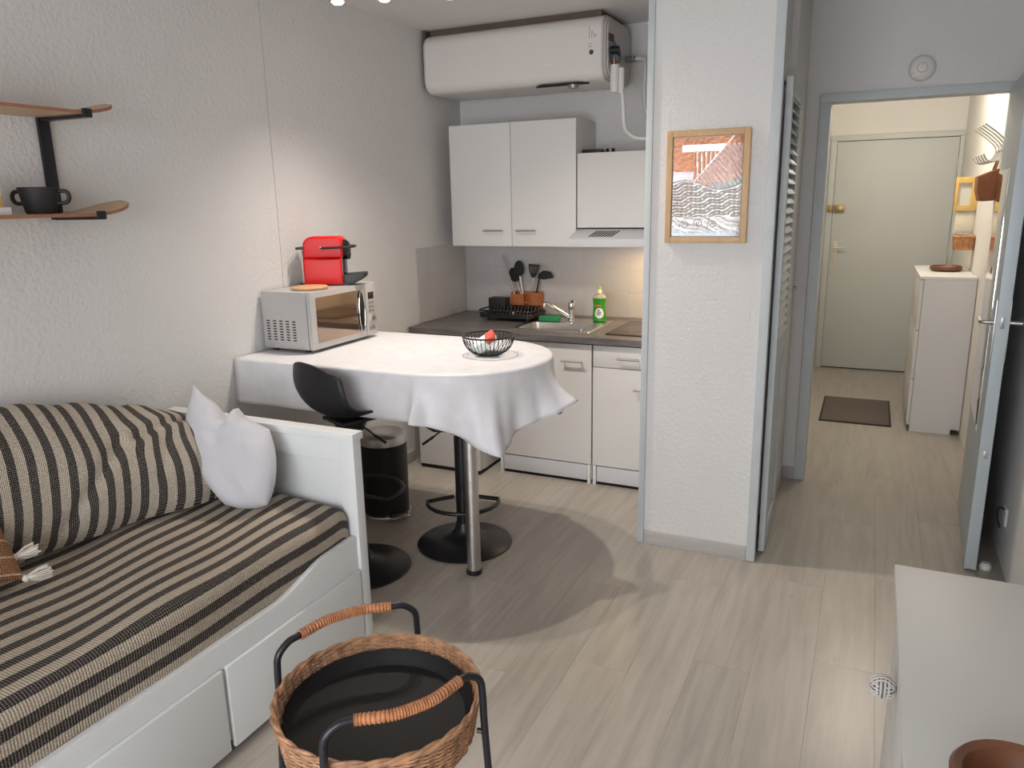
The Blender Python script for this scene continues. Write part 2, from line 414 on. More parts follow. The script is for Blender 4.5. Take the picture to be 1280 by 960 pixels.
struct(MB().box(HXL-0.1, HXL, YF+0.10, YE, 0, ZC).build('wall_hall_left', 'hall_paint'))
struct(MB().box(HXR, HXR+0.1, YF+0.10, YE, 0, ZC).build('wall_hall_right', 'hall_paint'))
struct(MB().box(HXL-0.1, -0.37, YE, YE+0.1, 0, ZC).box(0.60, HXR+0.1, YE, YE+0.1, 0, ZC).box(-0.37, 0.60, YE, YE+0.1, 2.06, ZC).build('wall_hall_end', 'hall_paint'))
struct(MB().box(XR, XR+0.1, Y0-0.1, YF, 0, ZC).build('wall_right', 'plaster_fine'))
# window wall behind the camera
WX0, WX1, WZ0, WZ1 = -2.12, 0.42, 0.12, 2.28
struct(MB().box(XL, WX0, Y0-0.1, Y0, 0, ZC).box(WX1, XR, Y0-0.1, Y0, 0, ZC).box(WX0, WX1, Y0-0.1, Y0, 0, WZ0).box(WX0, WX1, Y0-0.1, Y0, WZ1, ZC).build('wall_window', 'plaster_fine'))
wn = bpy.data.objects.new('window_1', None); COL.objects.link(wn); wn.location = (WX0, Y0-0.05, WZ0); struct(wn, 'wide balcony window behind the camera')
ww, wh = WX1-WX0, WZ1-WZ0
fr = MB()
for a, c in ((0, 0.06), (ww/2-0.04, ww/2+0.04), (ww-0.06, ww)): fr.box(a, c, -0.03, 0.03, 0, wh, 0.004)
fr.box(0.06, ww-0.06, -0.03, 0.03, 0, 0.06, 0.004).box(0.06, ww-0.06, -0.03, 0.03, wh-0.06, wh, 0.004)
fr.build('window_frame', 'windowframe', wn)
for k in (0, 1): MB().box(0.06+k*(ww/2-0.02), ww/2-0.04+k*(ww/2-0.02), -0.003, 0.003, 0.06, wh-0.06).build('pane', 'glass', wn)

# skirting and corner trims
struct(MB().box(PX0+0.024, PX1-0.032, PF-0.012, PF, 0, 0.066, 0.003).build('baseboard_partition', 'skirt'), 'grey skirting at the foot of the partition')
struct(MB().box(XL-0.006, XL+0.010, 2.16, 3.86, 0, 0.072, 0.003).build('baseboard_left', 'skirt'))
struct(MB().box(-0.365, -0.298, YF-0.012, YF, 0, 0.07, 0.003).build('baseboard_hall_door', 'skirt'))
struct(MB().box(PX1-0.0005, PX1+0.010, 3.80, YF-0.012, 0, 0.065, 0.003).build('baseboard_corridor', 'skirt'))
struct(MB().box(PX0-0.006, PX0+0.022, PF-0.010, PF+0.035, 0.002, ZC, 0.003).build('trim_1', 'bluegrey'), 'blue grey corner trim beside the kitchen')
struct(MB().box(PX1-0.031, PX1+0.006, PF-0.014, PF+0.028, 0.002, ZC, 0.003).build('trim_2', 'bluegrey'), 'blue grey corner trim beside the louvred door')

# louvred closet door
ld = bpy.data.objects.new('door_1', None); COL.objects.link(ld); ld.location = (PX1+0.020, 3.345, 0.012); struct(ld, 'blue grey louvred closet door standing slightly proud'); ld.rotation_euler = (0, 0, R(0.6))
LW, LH = 0.455, 2.025
MB().box(-0.012, 0.014, 0, 0.055, 0, LH, 0.002).build('stile', 'bluegrey', ld)
MB().box(-0.012, 0.014, LW-0.055, LW, 0, LH, 0.002).build('stile', 'bluegrey', ld)
for a, c in ((0, 0.10), (0.86, 0.96), (LH-0.07, LH)): MB().box(-0.012, 0.014, 0.055, LW-0.055, a, c, 0.002).build('rail', 'bluegrey', ld)
MB().box(-0.006, 0.004, 0.055, LW-0.055, 0.10, 0.86).build('panel', 'bluegrey', ld)
sm = MB().box(-0.0035, 0.0035, 0.055, LW-0.055, -0.024, 0.024, 0.001, 1).mesh('slat')
for i in range(25): inst('slat', sm, 'bluegrey', ld, (0.001, 0, 0.985+i*0.0405), (0, R(-38), 0))
MB().lathe([(0.006, 0), (0.006, 0.016), (0.013, 0.022), (0.014, 0.03), (0.009, 0.036), (1e-6, 0.037)], 16, mtx=Matrix.Translation((0.014, LW-0.03, 1.15)) @ Matrix.Rotation(R(90), 4, 'Y')).build('knob', 'alu', ld, 'small round metal knob')

# doorway to the hall: frame + open leaf
d2 = bpy.data.objects.new('door_2', None); COL.objects.link(d2); d2.location = (0, YF, 0); struct(d2, 'grey door frame with a leaf folded back against the right wall')
MB().box(-0.298, -0.245, -0.016, 0.112, 0.002, 2.035, 0.003).build('jamb', 'bluegrey', d2)
MB().box(0.545, 0.602, -0.016, 0.112, 0.002, 2.035, 0.003).build('jamb', 'bluegrey', d2)
MB().box(-0.298, 0.602, -0.016, 0.112, 2.035, 2.078, 0.003).build('head', 'bluegrey', d2)
leaf = bpy.data.objects.new('leaf', MB().box(0, 0.045, -0.832, 0, 0, 2.025, 0.002).mesh('leaf')); COL.objects.link(leaf)
leaf.data.materials.append(M['leafblue']); leaf.parent = d2; leaf.location = (0.519, -0.055, 0.010); leaf.rotation_euler = (0, 0, R(-3.3)); leaf['label'] = 'pale blue grey open door leaf'
hm = MB().box(-0.004, 0, -0.812, -0.777, 0.90, 1.15, 0.001).tube(smooth_path([(-0.002, -0.795, 1.06), (-0.040, -0.795, 1.06), (-0.050, -0.787, 1.06), (-0.050, -0.685, 1.06)], 4), 0.009, 10)
hm.box(0.045, 0.049, -0.812, -0.777, 0.90, 1.15, 0.001).tube(smooth_path([(0.047, -0.795, 1.06), (0.085, -0.795, 1.06), (0.095, -0.787, 1.06), (0.095, -0.685, 1.06)], 4), 0.009, 10)
hm.build('door_handle', 'alu', leaf, 'satin metal lever handle')
MB().box(0.016, 0.030, -0.834, -0.831, 1.04, 1.085, 0.001).cyl((0.023, -0.836, 1.065), (0.023, -0.832, 1.065), 0.005).build('latch', 'silverdark', leaf)
MB().box(0.016, 0.030, -0.834, -0.831, 0.50, 0.53, 0.001).build('strike', 'alu', leaf)
MB().box(-0.005, 0, -0.620, -0.03, 0.55, 1.66, 0.001).build('mirror', 'mirror', leaf, 'tall mirror fixed to the door leaf')

# entrance door at the end of the hall
d3 = bpy.data.objects.new('door_3', None); COL.objects.link(d3); d3.location = (0, YE, 0); struct(d3, 'flat pale grey entrance door at the end of the hall')
MB().box(-0.40, -0.348, -0.03, 0.02, 0, 2.035, 0.003).build('jamb', 'doorgrey', d3)
MB().box(0.598, 0.631, -0.03, 0.02, 0, 2.035, 0.003).build('jamb', 'doorgrey', d3)
MB().box(-0.40, 0.631, -0.03, 0.02, 2.035, 2.085, 0.003).build('head', 'doorgrey', d3)
MB().box(-0.345, 0.595, -0.020, 0.02, 0.010, 2.030, 0.002).build('leaf', 'doorgrey', d3)
MB().box(-0.347, 0.597, -0.002, 0.03, 0.0, 2.034).build('door_gap_shade', 'gap', d3)  # black sheet painted in as the shade of the gap round the leaf
lk = MB().box(-0.335, -0.250, -0.050, -0.020, 1.43, 1.49, 0.003).build('rim_lock', 'brass', d3, 'brown brass rim lock')
MB().box(-0.388, -0.350, -0.048, -0.030, 1.43, 1.49, 0.002).build('lock_keeper', 'brass', d3)
MB().lathe([(0.016, 0), (0.016, 0.012), (0.008, 0.014), (0.008, 0.03), (0.0001, 0.03)], 16, mtx=Matrix.Translation((-0.285, -0.050, 1.46)) @ Matrix.Rotation(R(90), 4, 'X')).build('lock_knob', 'ivory', lk)
MB().box(-0.325, -0.285, -0.025, -0.020, 0.93, 1.17, 0.002).tube(smooth_path([(-0.305, -0.022, 1.11), (-0.305, -0.06, 1.11), (-0.295, -0.07, 1.11), (-0.205, -0.07, 1.11)], 4), 0.008, 10).build('door_handle', 'ivory', d3, 'ivory lever handle on long plate')
for z in (0.35, 1.05, 1.75): MB().cyl((0.597, -0.026, z), (0.597, -0.026, z+0.10), 0.009, n=10).build('hinge', 'doorgrey', d3)

# backsplash tiles
T = 0.1533
MB().box(XL-0.003, XL+0.0058, 3.985, YB, 0.85, 0.85+3*T).build('grout', 'grout', wl)
MB().box(XL-0.003, PX0, YB-0.0058, YB+0.001, 0.85, 0.85+3*T).build('grout', 'grout', wb)
tb = MB().box(0.0008, T-0.0008, -0.006, 0, 0.0008, T-0.0008, 0.0012, 1).mesh('tile'); tl = MB().box(0, 0.006, 0.0008, T-0.0008, 0.0008, T-0.0008, 0.0012, 1).mesh('tile')
tn = MB().box(0.0008, 0.076, -0.006, 0, 0.0008, T-0.0008, 0.0012, 1).mesh('tile')
for r_ in range(3):
    inst('tile', tn, 'tile', wb, (PX0-0.012-10*T-0.077, YB-0.001, 0.85+r_*T))
    for k in range(10): inst('tile', tb, 'tile', wb, (PX0-0.012-(k+1)*T, YB-0.001, 0.85+r_*T))
    for k in range(4): inst('tile', tl, 'tile', wl, (XL+0.001, YB-0.008-(k+1)*T, 0.85+r_*T))
# ------------------------------------------------------------------ kitchen units
def bar_handle(x0, x1, y, z, parent, name='handle'):
    m = MB().tube([(x0, y-0.026, z), (x1, y-0.026, z)], 0.0055, 8)
    for q in (x0+0.012, x1-0.012): m.cyl((q, y, z), (q, y-0.026, z), 0.004, n=8)
    return m.build(name, 'alu', parent, 'slim metal bar handle')
def door(x0, x1, z0, z1, y, parent, name='door', m='lamwhite'):
    return MB().box(x0, x1, y, y+0.018, z0, z1, 0.0015).build(name, m, parent)
# wall cabinet with two doors
c1 = thing('wall_cabinet', 'white two-door wall cabinet under the water heater', 'cabinet', (-2.0, 4.28, 1.31))
CX0, CX1 = -0.412, 0.418
MB().box(CX0, CX1, 0.020, 0.338, 0, 0.722, 0.001).build('body', 'lamwhite', c1)
for k, (a, c, h0, h1) in enumerate(((CX0, 0.0015, -0.182, -0.050), (0.0045, CX1, 0.041, 0.168))):
    d = door(a, c, 0, 0.722, 0, c1); bar_handle(h0, h1, 0, 0.094, d)
# narrow flap cabinet over the hood
c2 = thing('hood_cabinet', 'white flap-door wall cabinet directly above the extractor hood', 'cabinet', (-1.58, 4.28, 1.42))
MB().box(0.006, 0.675, 0.020, 0.338, 0, 0.418, 0.001).build('body', 'lamwhite', c2)
door(0.006, 0.675, 0, 0.418, 0, c2)
pb = thing('power_strip', 'small black power block on top of the hood cabinet', 'power strip', (-1.49, 4.36, 1.838))
MB().box(-0.075, 0.045, -0.03, 0.03, 0, 0.022, 0.004).build('body', 'black', pb)
for k in (0.07, 0.105): MB().lathe([(0.010, 0), (0.010, 0.018), (0.006, 0.024), (0.0001, 0.024)], 12, (k, 0, 0)).build('plug', 'glossblack', pb)
# hood
hd = thing('range_hood', 'pale slanted extractor hood with black vent slots over the hob', 'hood', (-1.58, 4.28, 1.312))
MB().prism([(-0.15, 0.006), (0.338, 0.006), (0.338, 0.100), (0.0, 0.100), (-0.15, 0.052)], 'x', 0.006, 0.675, 0.003).build('body', 'plinth', hd)
for i in range(8):
    x = 0.115+i*0.0185; y0, y1 = -0.120, -0.030
    z = lambda y: 0.052+(y+0.15)/0.15*0.048+0.0012
    b_ = MB(); vs = [(x, y0, z(y0)), (x+0.0095, y0, z(y0)), (x+0.0315, y1, z(y1)), (x+0.022, y1, z(y1))]
    lo = [(p[0], p[1], p[2]-0.003) for p in vs]
    b_.add(vs+lo, [(0, 1, 2, 3), (7, 6, 5, 4), (0, 4, 5, 1), (1, 5, 6, 2), (2, 6, 7, 3), (3, 7, 4, 0)]); b_.build('vent_slot', 'gap', hd)
lo_ = MB().box(0.35, 0.55, 0.03, 0.12, 0.0, 0.006, 0.001).build('lamp_cover', 'halllamp', hd)
lamp('hood_light', 'AREA', (-1.13, 4.36, 1.308), HOOD_W, (1.0, 0.66, 0.34), (0, 0, 0), shape='RECTANGLE', size=0.2, size_y=0.09)
# base cabinets
b1 = thing('base_cabinet', 'white base cabinet under the sink with one wide door', 'cabinet', (-1.63, 3.88, 0.0))
MB().box(-0.285, 0.287, 0.020, 0.70, 0.022, 0.66, 0.001).build('body', 'lamwhite', b1)
d = door(-0.285, 0.287, 0.118, 0.806, 0, b1); bar_handle(0.116, 0.240, 0, 0.712, d)
MB().box(-0.262, 0.262, 0.004, 0.018, 0.020, 0.112, 0.001).build('plinth', 'plinth', b1)
for q in (-0.274, 0.274): MB().box(q-0.009, q+0.009, 0.0, 0.03, 0.0, 0.115, 0.001).build('foot', 'lamwhite', b1)
MB().box(-0.262, 0.262, 0.02, 0.6, 0.0, 0.020).build('plinth_shade', 'gap', b1)  # black slab stands in for the shade beneath the plinth
b2 = thing('base_cabinet', 'white base cabinet with a top drawer beside the partition', 'cabinet', (-1.12, 3.88, 0.0))
MB().box(-0.214, 0.216, 0.020, 0.70, 0.022, 0.805, 0.001).build('body', 'lamwhite', b2)
d = door(-0.214, 0.216, 0.118, 0.683, 0, b2); bar_handle(0.02, 0.14, 0, 0.577, d)
d = door(-0.214, 0.216, 0.687, 0.806, 0, b2, 'drawer'); bar_handle(-0.075, 0.049, 0, 0.743, d)
MB().box(-0.19, 0.19, 0.004, 0.018, 0.020, 0.112, 0.001).build('plinth', 'plinth', b2)
for q in (-0.203, 0.203): MB().box(q-0.009, q+0.009, 0.0, 0.03, 0.0, 0.115, 0.001).build('foot', 'lamwhite', b2)
MB().box(-0.19, 0.19, 0.02, 0.6, 0.0, 0.020).build('plinth_shade', 'gap', b2)  # same painted shade under the second plinth
# fridge
fg = thing('small_fridge', 'small white fridge tucked under the left end of the worktop', 'fridge', (-2.20, 3.77, 0))
MB().box(-0.210, 0.205, 0.045, 0.60, 0.018, 0.76, 0.012).build('body', 'lamwhite', fg)
MB().box(-0.210, 0.205, 0.0, 0.040, 0.022, 0.76, 0.010).build('door', 'lamwhite', fg)
MB().box(-0.205, 0.200, 0.006, 0.58, 0.0, 0.019).build('base', 'gap', fg)
MB().box(-0.195, -0.165, -0.014, 0.002, 0.52, 0.68, 0.004).build('handle', 'plinth', fg)
# worktop, sink, hob
WT = thing('worktop', 'dark slate grey kitchen worktop running along the tiled wall', 'worktop', (-1.70, 4.24, 0.815))
wm = MB()
SX0, SX1, SY0, SY1 = -1.872, -1.428, 4.012, 4.442
for q in ((XL+0.008, SX0, 3.862, YB-0.009), (SX1, PX0-0.003, 3.862, YB-0.009), (SX0, SX1, 3.862, SY0), (SX0, SX1, SY1, YB-0.009)):
    wm.box(q[0]+1.70, q[1]+1.70, q[2]-4.24, q[3]-4.24, 0, 0.035)
wm.build('slab', 'worktop', WT)
MB().box(XL+1.712, PX0+1.697, 3.858-4.24, 3.862-4.24, 0.0005, 0.0345).build('edge_band', 'worktop', WT)
MB().box(-2.40+1.7, -1.93+1.7, 3.90-4.24, 4.55-4.24, -0.03, -0.0005).build('underside_shade', 'gap', WT)  # black slab added as the shade in the gap over the fridge
sk = thing('sink', 'stainless steel inset sink with one square basin', 'sink', (-1.65, 4.23, 0.85))
rim = MB()
ox0, ox1, oy0, oy1 = -0.250, 0.250, -0.245, 0.235
ix0, ix1, iy0, iy1 = -0.205, 0.205, -0.210, 0.040
O = rrect(ox0, ox1, oy0, oy1, 0.02); I = rrect(ix0, ix1, iy0, iy1, 0.035); n_ = len(O)
B1 = rrect(ix0+0.012, ix1-0.012, iy0+0.012, iy1-0.012, 0.04); 
vs = [(p[0], p[1], 0.0006) for p in O]+[(p[0], p[1], 0.004) for p in rrect(ox0+0.004, ox1-0.004, oy0+0.004, oy1-0.004, 0.018)]+[(p[0], p[1], 0.003) for p in I]+[(p[0], p[1], -0.14) for p in B1]
fs = []
for a in range(3):
    for i in range(n_): j = (i+1) % n_; fs.append((a*n_+i, a*n_+j, (a+1)*n_+j, (a+1)*n_+i))
fs.append(tuple(range(3*n_, 4*n_)))
rim.add(vs, fs); rim.build('basin', 'steel', sk, sharp=25)
MB().lathe([(0.032, -0.1395), (0.030, -0.136), (0.012, -0.138), (0.0001, -0.138)], 20, (0.05, -0.08, 0)).build('drain', 'chrome', sk)
ov = MB()
for r0 in (0.009, 0.017): ov.tube([(0.11+r0*math.cos(R(a)), 0.030, -0.045+r0*math.sin(R(a))) for a in range(0, 360, 30)], 0.0028, 6, closed=True)
ov.build('overflow', 'silverdark', sk)
fa = thing('mixer_tap', 'chrome single-lever mixer tap behind the sink basin', 'tap', (-1.655, 4.40, 0.853))
MB().lathe([(0.025, 0.0005), (0.025, 0.006), (0.020, 0.010), (0.0185, 0.06), (0.021, 0.066), (0.021, 0.10), (0.017, 0.112), (0.0001, 0.114)], 20).build('body', 'chrome', fa)
MB().tube(smooth_path([(-0.010, -0.008, 0.022), (-0.05, -0.03, 0.05), (-0.115, -0.075, 0.102), (-0.135, -0.088, 0.108), (-0.143, -0.094, 0.100), (-0.144, -0.095, 0.083)], 5), [0.0125]*20+[0.0115]*6, 12).build('spout', 'chrome', fa)
MB().tube([(0.0, 0, 0.110), (0.012, -0.012, 0.118), (0.03, -0.03, 0.121)], [0.011, 0.009, 0.006], 10).build('lever', 'chrome', fa)
hb = thing('hob', 'dark glass cooking hob at the right end of the worktop', 'hob', (-1.12, 4.22, 0.8502))
MB().prism(rrect(-0.178, 0.20, -0.245, 0.255, 0.008), 'z', 0, 0.006, 0.001).build('glass', 'hob', hb)
for cy in (-0.11, 0.12): MB().tube([(0.01+0.08*math.cos(R(a)), cy+0.08*math.sin(R(a)), 0.0058) for a in range(0, 360, 9)], 0.0008, 5, closed=True).build('cooking_zone', 'silverdark', hb)
sp = tag(MB().prism(rrect(-0.062, 0.062, -0.036, 0.036, 0.008), 'z', 0, 0.028, 0.005).build('sponge', 'sponge'), 'green scouring sponge beside the tap', 'sponge'); sp.location = (-1.775, 4.335, 0.8545)
# dish soap
bt = thing('dish_soap_bottle', 'green dish soap bottle standing right of the tap', 'bottle', (-1.475, 4.40, 0.8545))
prof = [(0.030, 0), (0.036, 0.004), (0.037, 0.03), (0.0345, 0.07), (0.033, 0.10), (0.037, 0.13), (0.0385, 0.142)]
MB().lathe(prof+[(0.0001, 0.142)], 28, sx=1.12, sy=0.66).build('liquid_body', 'greensoap', bt)
MB().lathe([(0.0385, 0.1422), (0.037, 0.152), (0.028, 0.162), (0.015, 0.168), (0.012, 0.176), (0.0001, 0.176)], 28, sx=1.12, sy=0.66).build('shoulder', 'clearplastic', bt)
MB().lathe([(0.0145, 0.170), (0.0145, 0.188), (0.010, 0.194), (0.0001, 0.194)], 18).build('cap', 'capyellow', bt)
MB().lathe([(0.0095, 0.192), (0.0105, 0.204), (0.009, 0.212), (0.0001, 0.212)], 16).build('nozzle', 'capgreen', bt)
def wrap(fn_r, u0, u1, z0, z1, m, name, disc=False):
    """label patch on the bottle's camera side"""
    def f(u, v):
        if disc:
            a = 2*math.pi*u; ang = R(-78)+math.cos(a)*v*u1; z = z0+math.sin(a)*v*z1
        else: ang = lerp(u0, u1, u); z = lerp(z0, z1, v)
        r = fn_r(z)+0.0007
        return (r*1.12*math.cos(ang), r*0.66*math.sin(ang)-0.0004, z)
    return MB().grid(f, 28 if disc else 10, 4).build(name, m, bt)
def rz_(z):
    for (r0, z0), (r1, z1) in zip(prof, prof[1:]):
        if z0 <= z <= z1: return lerp(r0, r1, (z-z0)/(z1-z0))
    return prof[-1][0]
wrap(rz_, 0, 0.72, 0.052, 0.032, 'white', 'round_label', True)
wrap(lambda z: rz_(z)+0.0004, R(-115), R(-62), 0.092, 0.104, 'orangelabel', 'label_band')
tri = MB().add([(-0.004, -0.0262, 0.066), (0.012, -0.0262, 0.066), (0.004, -0.0258, 0.077), (-0.004, -0.0252, 0.066), (0.012, -0.0252, 0.066), (0.004, -0.0248, 0.077)], [(0, 1, 2), (5, 4, 3), (0, 3, 4, 1), (1, 4, 5, 2), (2, 5, 3, 0)]).build('emblem', 'print', bt)
inst('lettering', text_mesh("L'ARBRE", 0.0105), 'print', bt, (0.005, -0.0262, 0.0575), (R(90), 0, 0))
inst('lettering', text_mesh('VERT', 0.0155), 'print', bt, (0.005, -0.0262, 0.0455), (R(90), 0, 0))
# dish rack
rk = thing('dish_rack', 'black dish drainer on the worktop left of the sink', 'dish rack', (-2.03, 4.355, 0.8505))
m = MB().prism(rrect(-0.185, 0.175, -0.13, 0.13, 0.03), 'z', 0.020, 0.036, 0.003)
m.build('drip_tray', 'black', rk)
for q in (-0.135, 0.135):
    for p in (-0.09, 0.09): MB().cyl((q, p, 0.0), (q, p, 0.022), 0.008, n=10).build('foot', 'black', rk)
m = MB().tube([(p[0], p[1], 0.066) for p in rrect(-0.188, 0.178, -0.133, 0.133, 0.03)], 0.0045, 6, closed=True)
m.tube([(p[0], p[1], 0.042) for p in rrect(-0.186, 0.176, -0.131, 0.131, 0.03)], 0.0045, 6, closed=True)
m.build('rim', 'blackmetal', rk)
pm = MB().tube([(0, -0.129, 0.066), (0, -0.09, 0.040), (0, -0.06, 0.078), (0, -0.03, 0.040), (0, 0.0, 0.078), (0, 0.03, 0.040), (0, 0.06, 0.078), (0, 0.09, 0.040), (0, 0.129, 0.066)], 0.0030, 6).mesh('prong')
for i in range(13): inst('prong', pm, 'blackmetal', rk, (-0.13+i*0.0235, 0, 0))
MB().box(-0.128, -0.012, 0.0, 0.085, 0.036, 0.128, 0.004).build('cutlery_cup', 'black', rk).location = (-0.05, 0, 0)
MB().box(0.052, 0.066, -0.1365, -0.1325, 0.048, 0.064, 0.001).build('badge', 'alu', rk)
ub = thing('utensil_box', 'orange brown wooden utensil box behind the dish drainer', 'utensil box', (-2.02, 4.545, 0.8505))
BX, BY, BH = 0.096, 0.046, 0.150
MB().box(-BX, BX, -BY, BY, 0, 0.008).build('base', 'boxwood', ub)
MB().box(-BX, BX, BY-0.008, BY, 0.008, BH).build('back_panel', 'boxwood', ub)
for q in (-1, 1): MB().box(min(q*BX, q*(BX-0.012)), max(q*BX, q*(BX-0.012)), -BY, BY-0.008, 0.008, BH).build('side_panel', 'boxwood', ub)
MB().box(0.046, BX-0.012, -BY, -BY+0.006, 0.008, BH).build('front_panel', 'boxwood', ub)
MB().box(-BX+0.012, -0.004, -BY, -BY+0.006, 0.008, BH-0.012).build('front_panel', 'boxwood', ub)
for z in (0.03, 0.06, 0.082): MB().box(-BX+0.012, BX-0.012, -BY-0.002, -BY-0.0005, z, z+0.010).build('front_slat', 'boxwood', ub)
def utensil(name, label, base, tip, head, hm='black', hr=0.0055, hmat='alu'):
    t = thing(name, label, 'utensil', base, 0, 'utensils in the wooden box')
    bV, tV = Vector((0, 0, 0)), Vector(tip)-Vector(base)
    MB().tube([bV, tV*0.5, tV], hr, 10).build('handle', hmat, t)
    h = head(tV, tV.normalized())
    if h: h.build('head', hm, t)
    return t
def plate_head(outline, thick=0.004, bend=0.0, yaw=0.0):
    def f(tV, d):
        zx = Vector((1, 0, 0)); zx = (zx - d*zx.dot(d)).normalized(); ny = d.cross(zx)
        q = Matrix.Rotation(yaw, 3, d); zx = q @ zx; ny = q @ ny
        mb = MB(); n = len(outline); vs = []
        for s in (-1, 1):
            for (a, b) in outline: vs.append(tV + zx*a + d*b + ny*(s*thick/2 + bend*b*b))
        fs = [tuple(range(n))[::-1], tuple(range(n, 2*n))]
        for i in range(n): j = (i+1) % n; fs.append((i, j, n+j, n+i))
        return mb.add(vs, fs)
    return f
utensil('cooking_stick', 'long thin grey stick leaning left out of the utensil box', (-2.065, 4.520, 0.885), (-2.185, 4.535, 1.235), lambda a, b: None, hr=0.0055, hmat='silverdark')
spoon = [(0.034*math.sin(R(a))*(1 if a < 180 else 1), 0.050-0.052*math.cos(R(a))) for a in range(0, 360, 20)]
utensil('serving_spoon', 'black oval serving spoon standing tallest in the utensil box', (-2.03, 4.545, 0.862), (-2.075, 4.560, 1.10), plate_head(spoon, 0.007, 1.2))
utensil('ladle', 'black ladle head partly behind the serving spoon', (-2.02, 4.560, 0.862), (-2.112, 4.585, 1.062), plate_head([(p[0]*1.02, p[1]*0.95) for p in spoon], 0.016, 1.0))
def slotted(tV, d):
    zx = Vector((1, 0, 0)); zx = (zx - d*zx.dot(d)).normalized(); ny = d.cross(zx); mb = MB()
    P = lambda a, b, s: tV + zx*a + d*b + ny*s
    def quad(a0, b0, a1, b1, a2, b2, a3, b3):
        vs = [P(a, b, s) for s in (-0.002, 0.002) for a, b in ((a0, b0), (a1, b1), (a2, b2), (a3, b3))]
        mb.add(vs, [(3, 2, 1, 0), (4, 5, 6, 7), (0, 1, 5, 4), (1, 2, 6, 5), (2, 3, 7, 6), (3, 0, 4, 7)])
    quad(-0.010, 0, 0.010, 0, 0.026, 0.03, -0.026, 0.03)
    for i in range(6):
        t0, t1 = -1+i*0.4-0.13, -1+i*0.4+0.13
        quad(t0*0.026, 0.03, t1*0.026, 0.03, t1*0.034, 0.075, t0*0.034, 0.075)
    quad(-0.038, 0.075, 0.038, 0.075, 0.036, 0.086, -0.036, 0.086)
    return mb
utensil('slotted_turner', 'black slotted turner with a steel handle in the utensil box', (-1.990, 4.535, 0.862), (-1.968, 4.530, 1.095), slotted, hmat='steel')
utensil('skimmer', 'black flat spatula tilting right behind the slotted turner', (-1.985, 4.555, 0.862), (-1.945, 4.575, 1.085), plate_head([(-0.012, 0), (0.03, 0.0), (0.092, 0.022), (0.094, 0.034), (0.07, 0.058), (0.02, 0.058), (-0.010, 0.03)], 0.004), hmat='black')

# ------------------------------------------------------------------ water heater
wh_ = thing('water_heater', 'long white horizontal water heater hung under the kitchen ceiling', 'water heater', (-2.0, 4.37, 2.37))
def sect(k, r): return [(p[0]*1.0, p[1]) for p in rrect(-0.232*k, 0.232*k, -0.163*k, 0.163*k, r, 8)]
HX0, HX1 = -0.488, 0.612
MB().prism(sect(1, 0.075), 'x', HX0+0.014, HX1).build('tank_casing', 'enamel', wh_)
MB().prism(sect(0.985, 0.075), 'x', HX0, HX0+0.014, 0.006).build('left_end_cap', 'greycap', wh_)
ec = MB()
for k, x0, x1 in ((1.0, HX1+0.0002, HX1+0.010), (0.965, HX1+0.010, HX1+0.022), (0.90, HX1+0.022, HX1+0.030)): ec.prism(sect(k, 0.073), 'x', x0, x1, 0.002)
ec.build('right_end_cap', 'greycap', wh_)
MB().prism([(-0.205, 0.030), (-0.205, 0.068), (-0.115, 0.072), (-0.112, 0.036)], 'x', HX1+0.028, HX1+0.034, 0.002).build('junction_recess', 'gapshade', wh_)
MB().prism([(-0.205, -0.075), (-0.205, 0.030), (-0.160, 0.030), (-0.160, -0.075)], 'x', HX1+0.029, HX1+0.032, 0.001).build('bracket_plate', 'silverdark', wh_)
vl = MB().cyl((HX1+0.03, -0.155, -0.012), (HX1+0.075, -0.155, -0.012), 0.020, n=14).cyl((HX1+0.03, -0.105, -0.020), (HX1+0.065, -0.105, -0.020), 0.017, n=14)
vl.build('valve_knob', 'black', wh_)
MB().cyl((HX1+0.03, -0.125, 0.03), (HX1+0.05, -0.125, -0.045), 0.016, n=12).cyl((HX1+0.050, -0.15, -0.055), (HX1+0.050, -0.085, -0.050), 0.019, n=12).build('safety_valve', 'bluevalve', wh_)
MB().cyl((HX1+0.047, -0.150, -0.05), (HX1+0.047, -0.150, -0.095), 0.011, n=12).build('outlet_pipe', 'copper', wh_)
sf = MB().lathe([(0.024, 0.0), (0.026, -0.01), (0.026, -0.115), (0.021, -0.14), (0.0001, -0.14)][::-1], 20, (HX1+0.055, -0.160, -0.088)).build('siphon_funnel', 'whiteplastic', wh_, 'white plastic siphon funnel')
MB().lathe([(0.017, 0.0), (0.017, -0.10), (0.013, -0.13), (0.0001, -0.13)][::-1], 16, (HX1+0.088, -0.150, -0.105)).build('siphon_trap', 'whiteplastic', sf)
MB().tube(smooth_path([(HX1+0.092, -0.145, -0.225), (HX1+0.095, -0.13, -0.30), (HX1+0.098, -0.11, -0.40), (HX1+0.12, -0.09, -0.44), (HX1+0.17, -0.08, -0.466), (HX1+0.30, -0.07, -0.470), (HX1+0.42, -0.06, -0.47)], 5), 0.012, 10).build('drain_hose', 'whiteplastic', wh_, 'white drain hose')
MB().tube(smooth_path([(HX1+0.03, 0.12, -0.02), (HX1+0.13, 0.10, -0.025), (HX1+0.155, 0.08, -0.07), (HX1+0.158, 0.06, -0.2), (HX1+0.165, 0.06, -0.30), (HX1+0.20, 0.06, -0.345), (HX1+0.28, 0.06, -0.36), (HX1+0.42, 0.06, -0.36)], 5), 0.012, 10).build('supply_pipe', 'plinth', wh_)
MB().cyl((HX1+0.03, 0.12, -0.02), (HX1+0.075, 0.112, -0.021), 0.019, n=12).cyl((HX1+0.082, 0.111, -0.021), (HX1+0.095, 0.108, -0.022), 0.017, n=12).build('pipe_nut', 'silverdark', wh_)
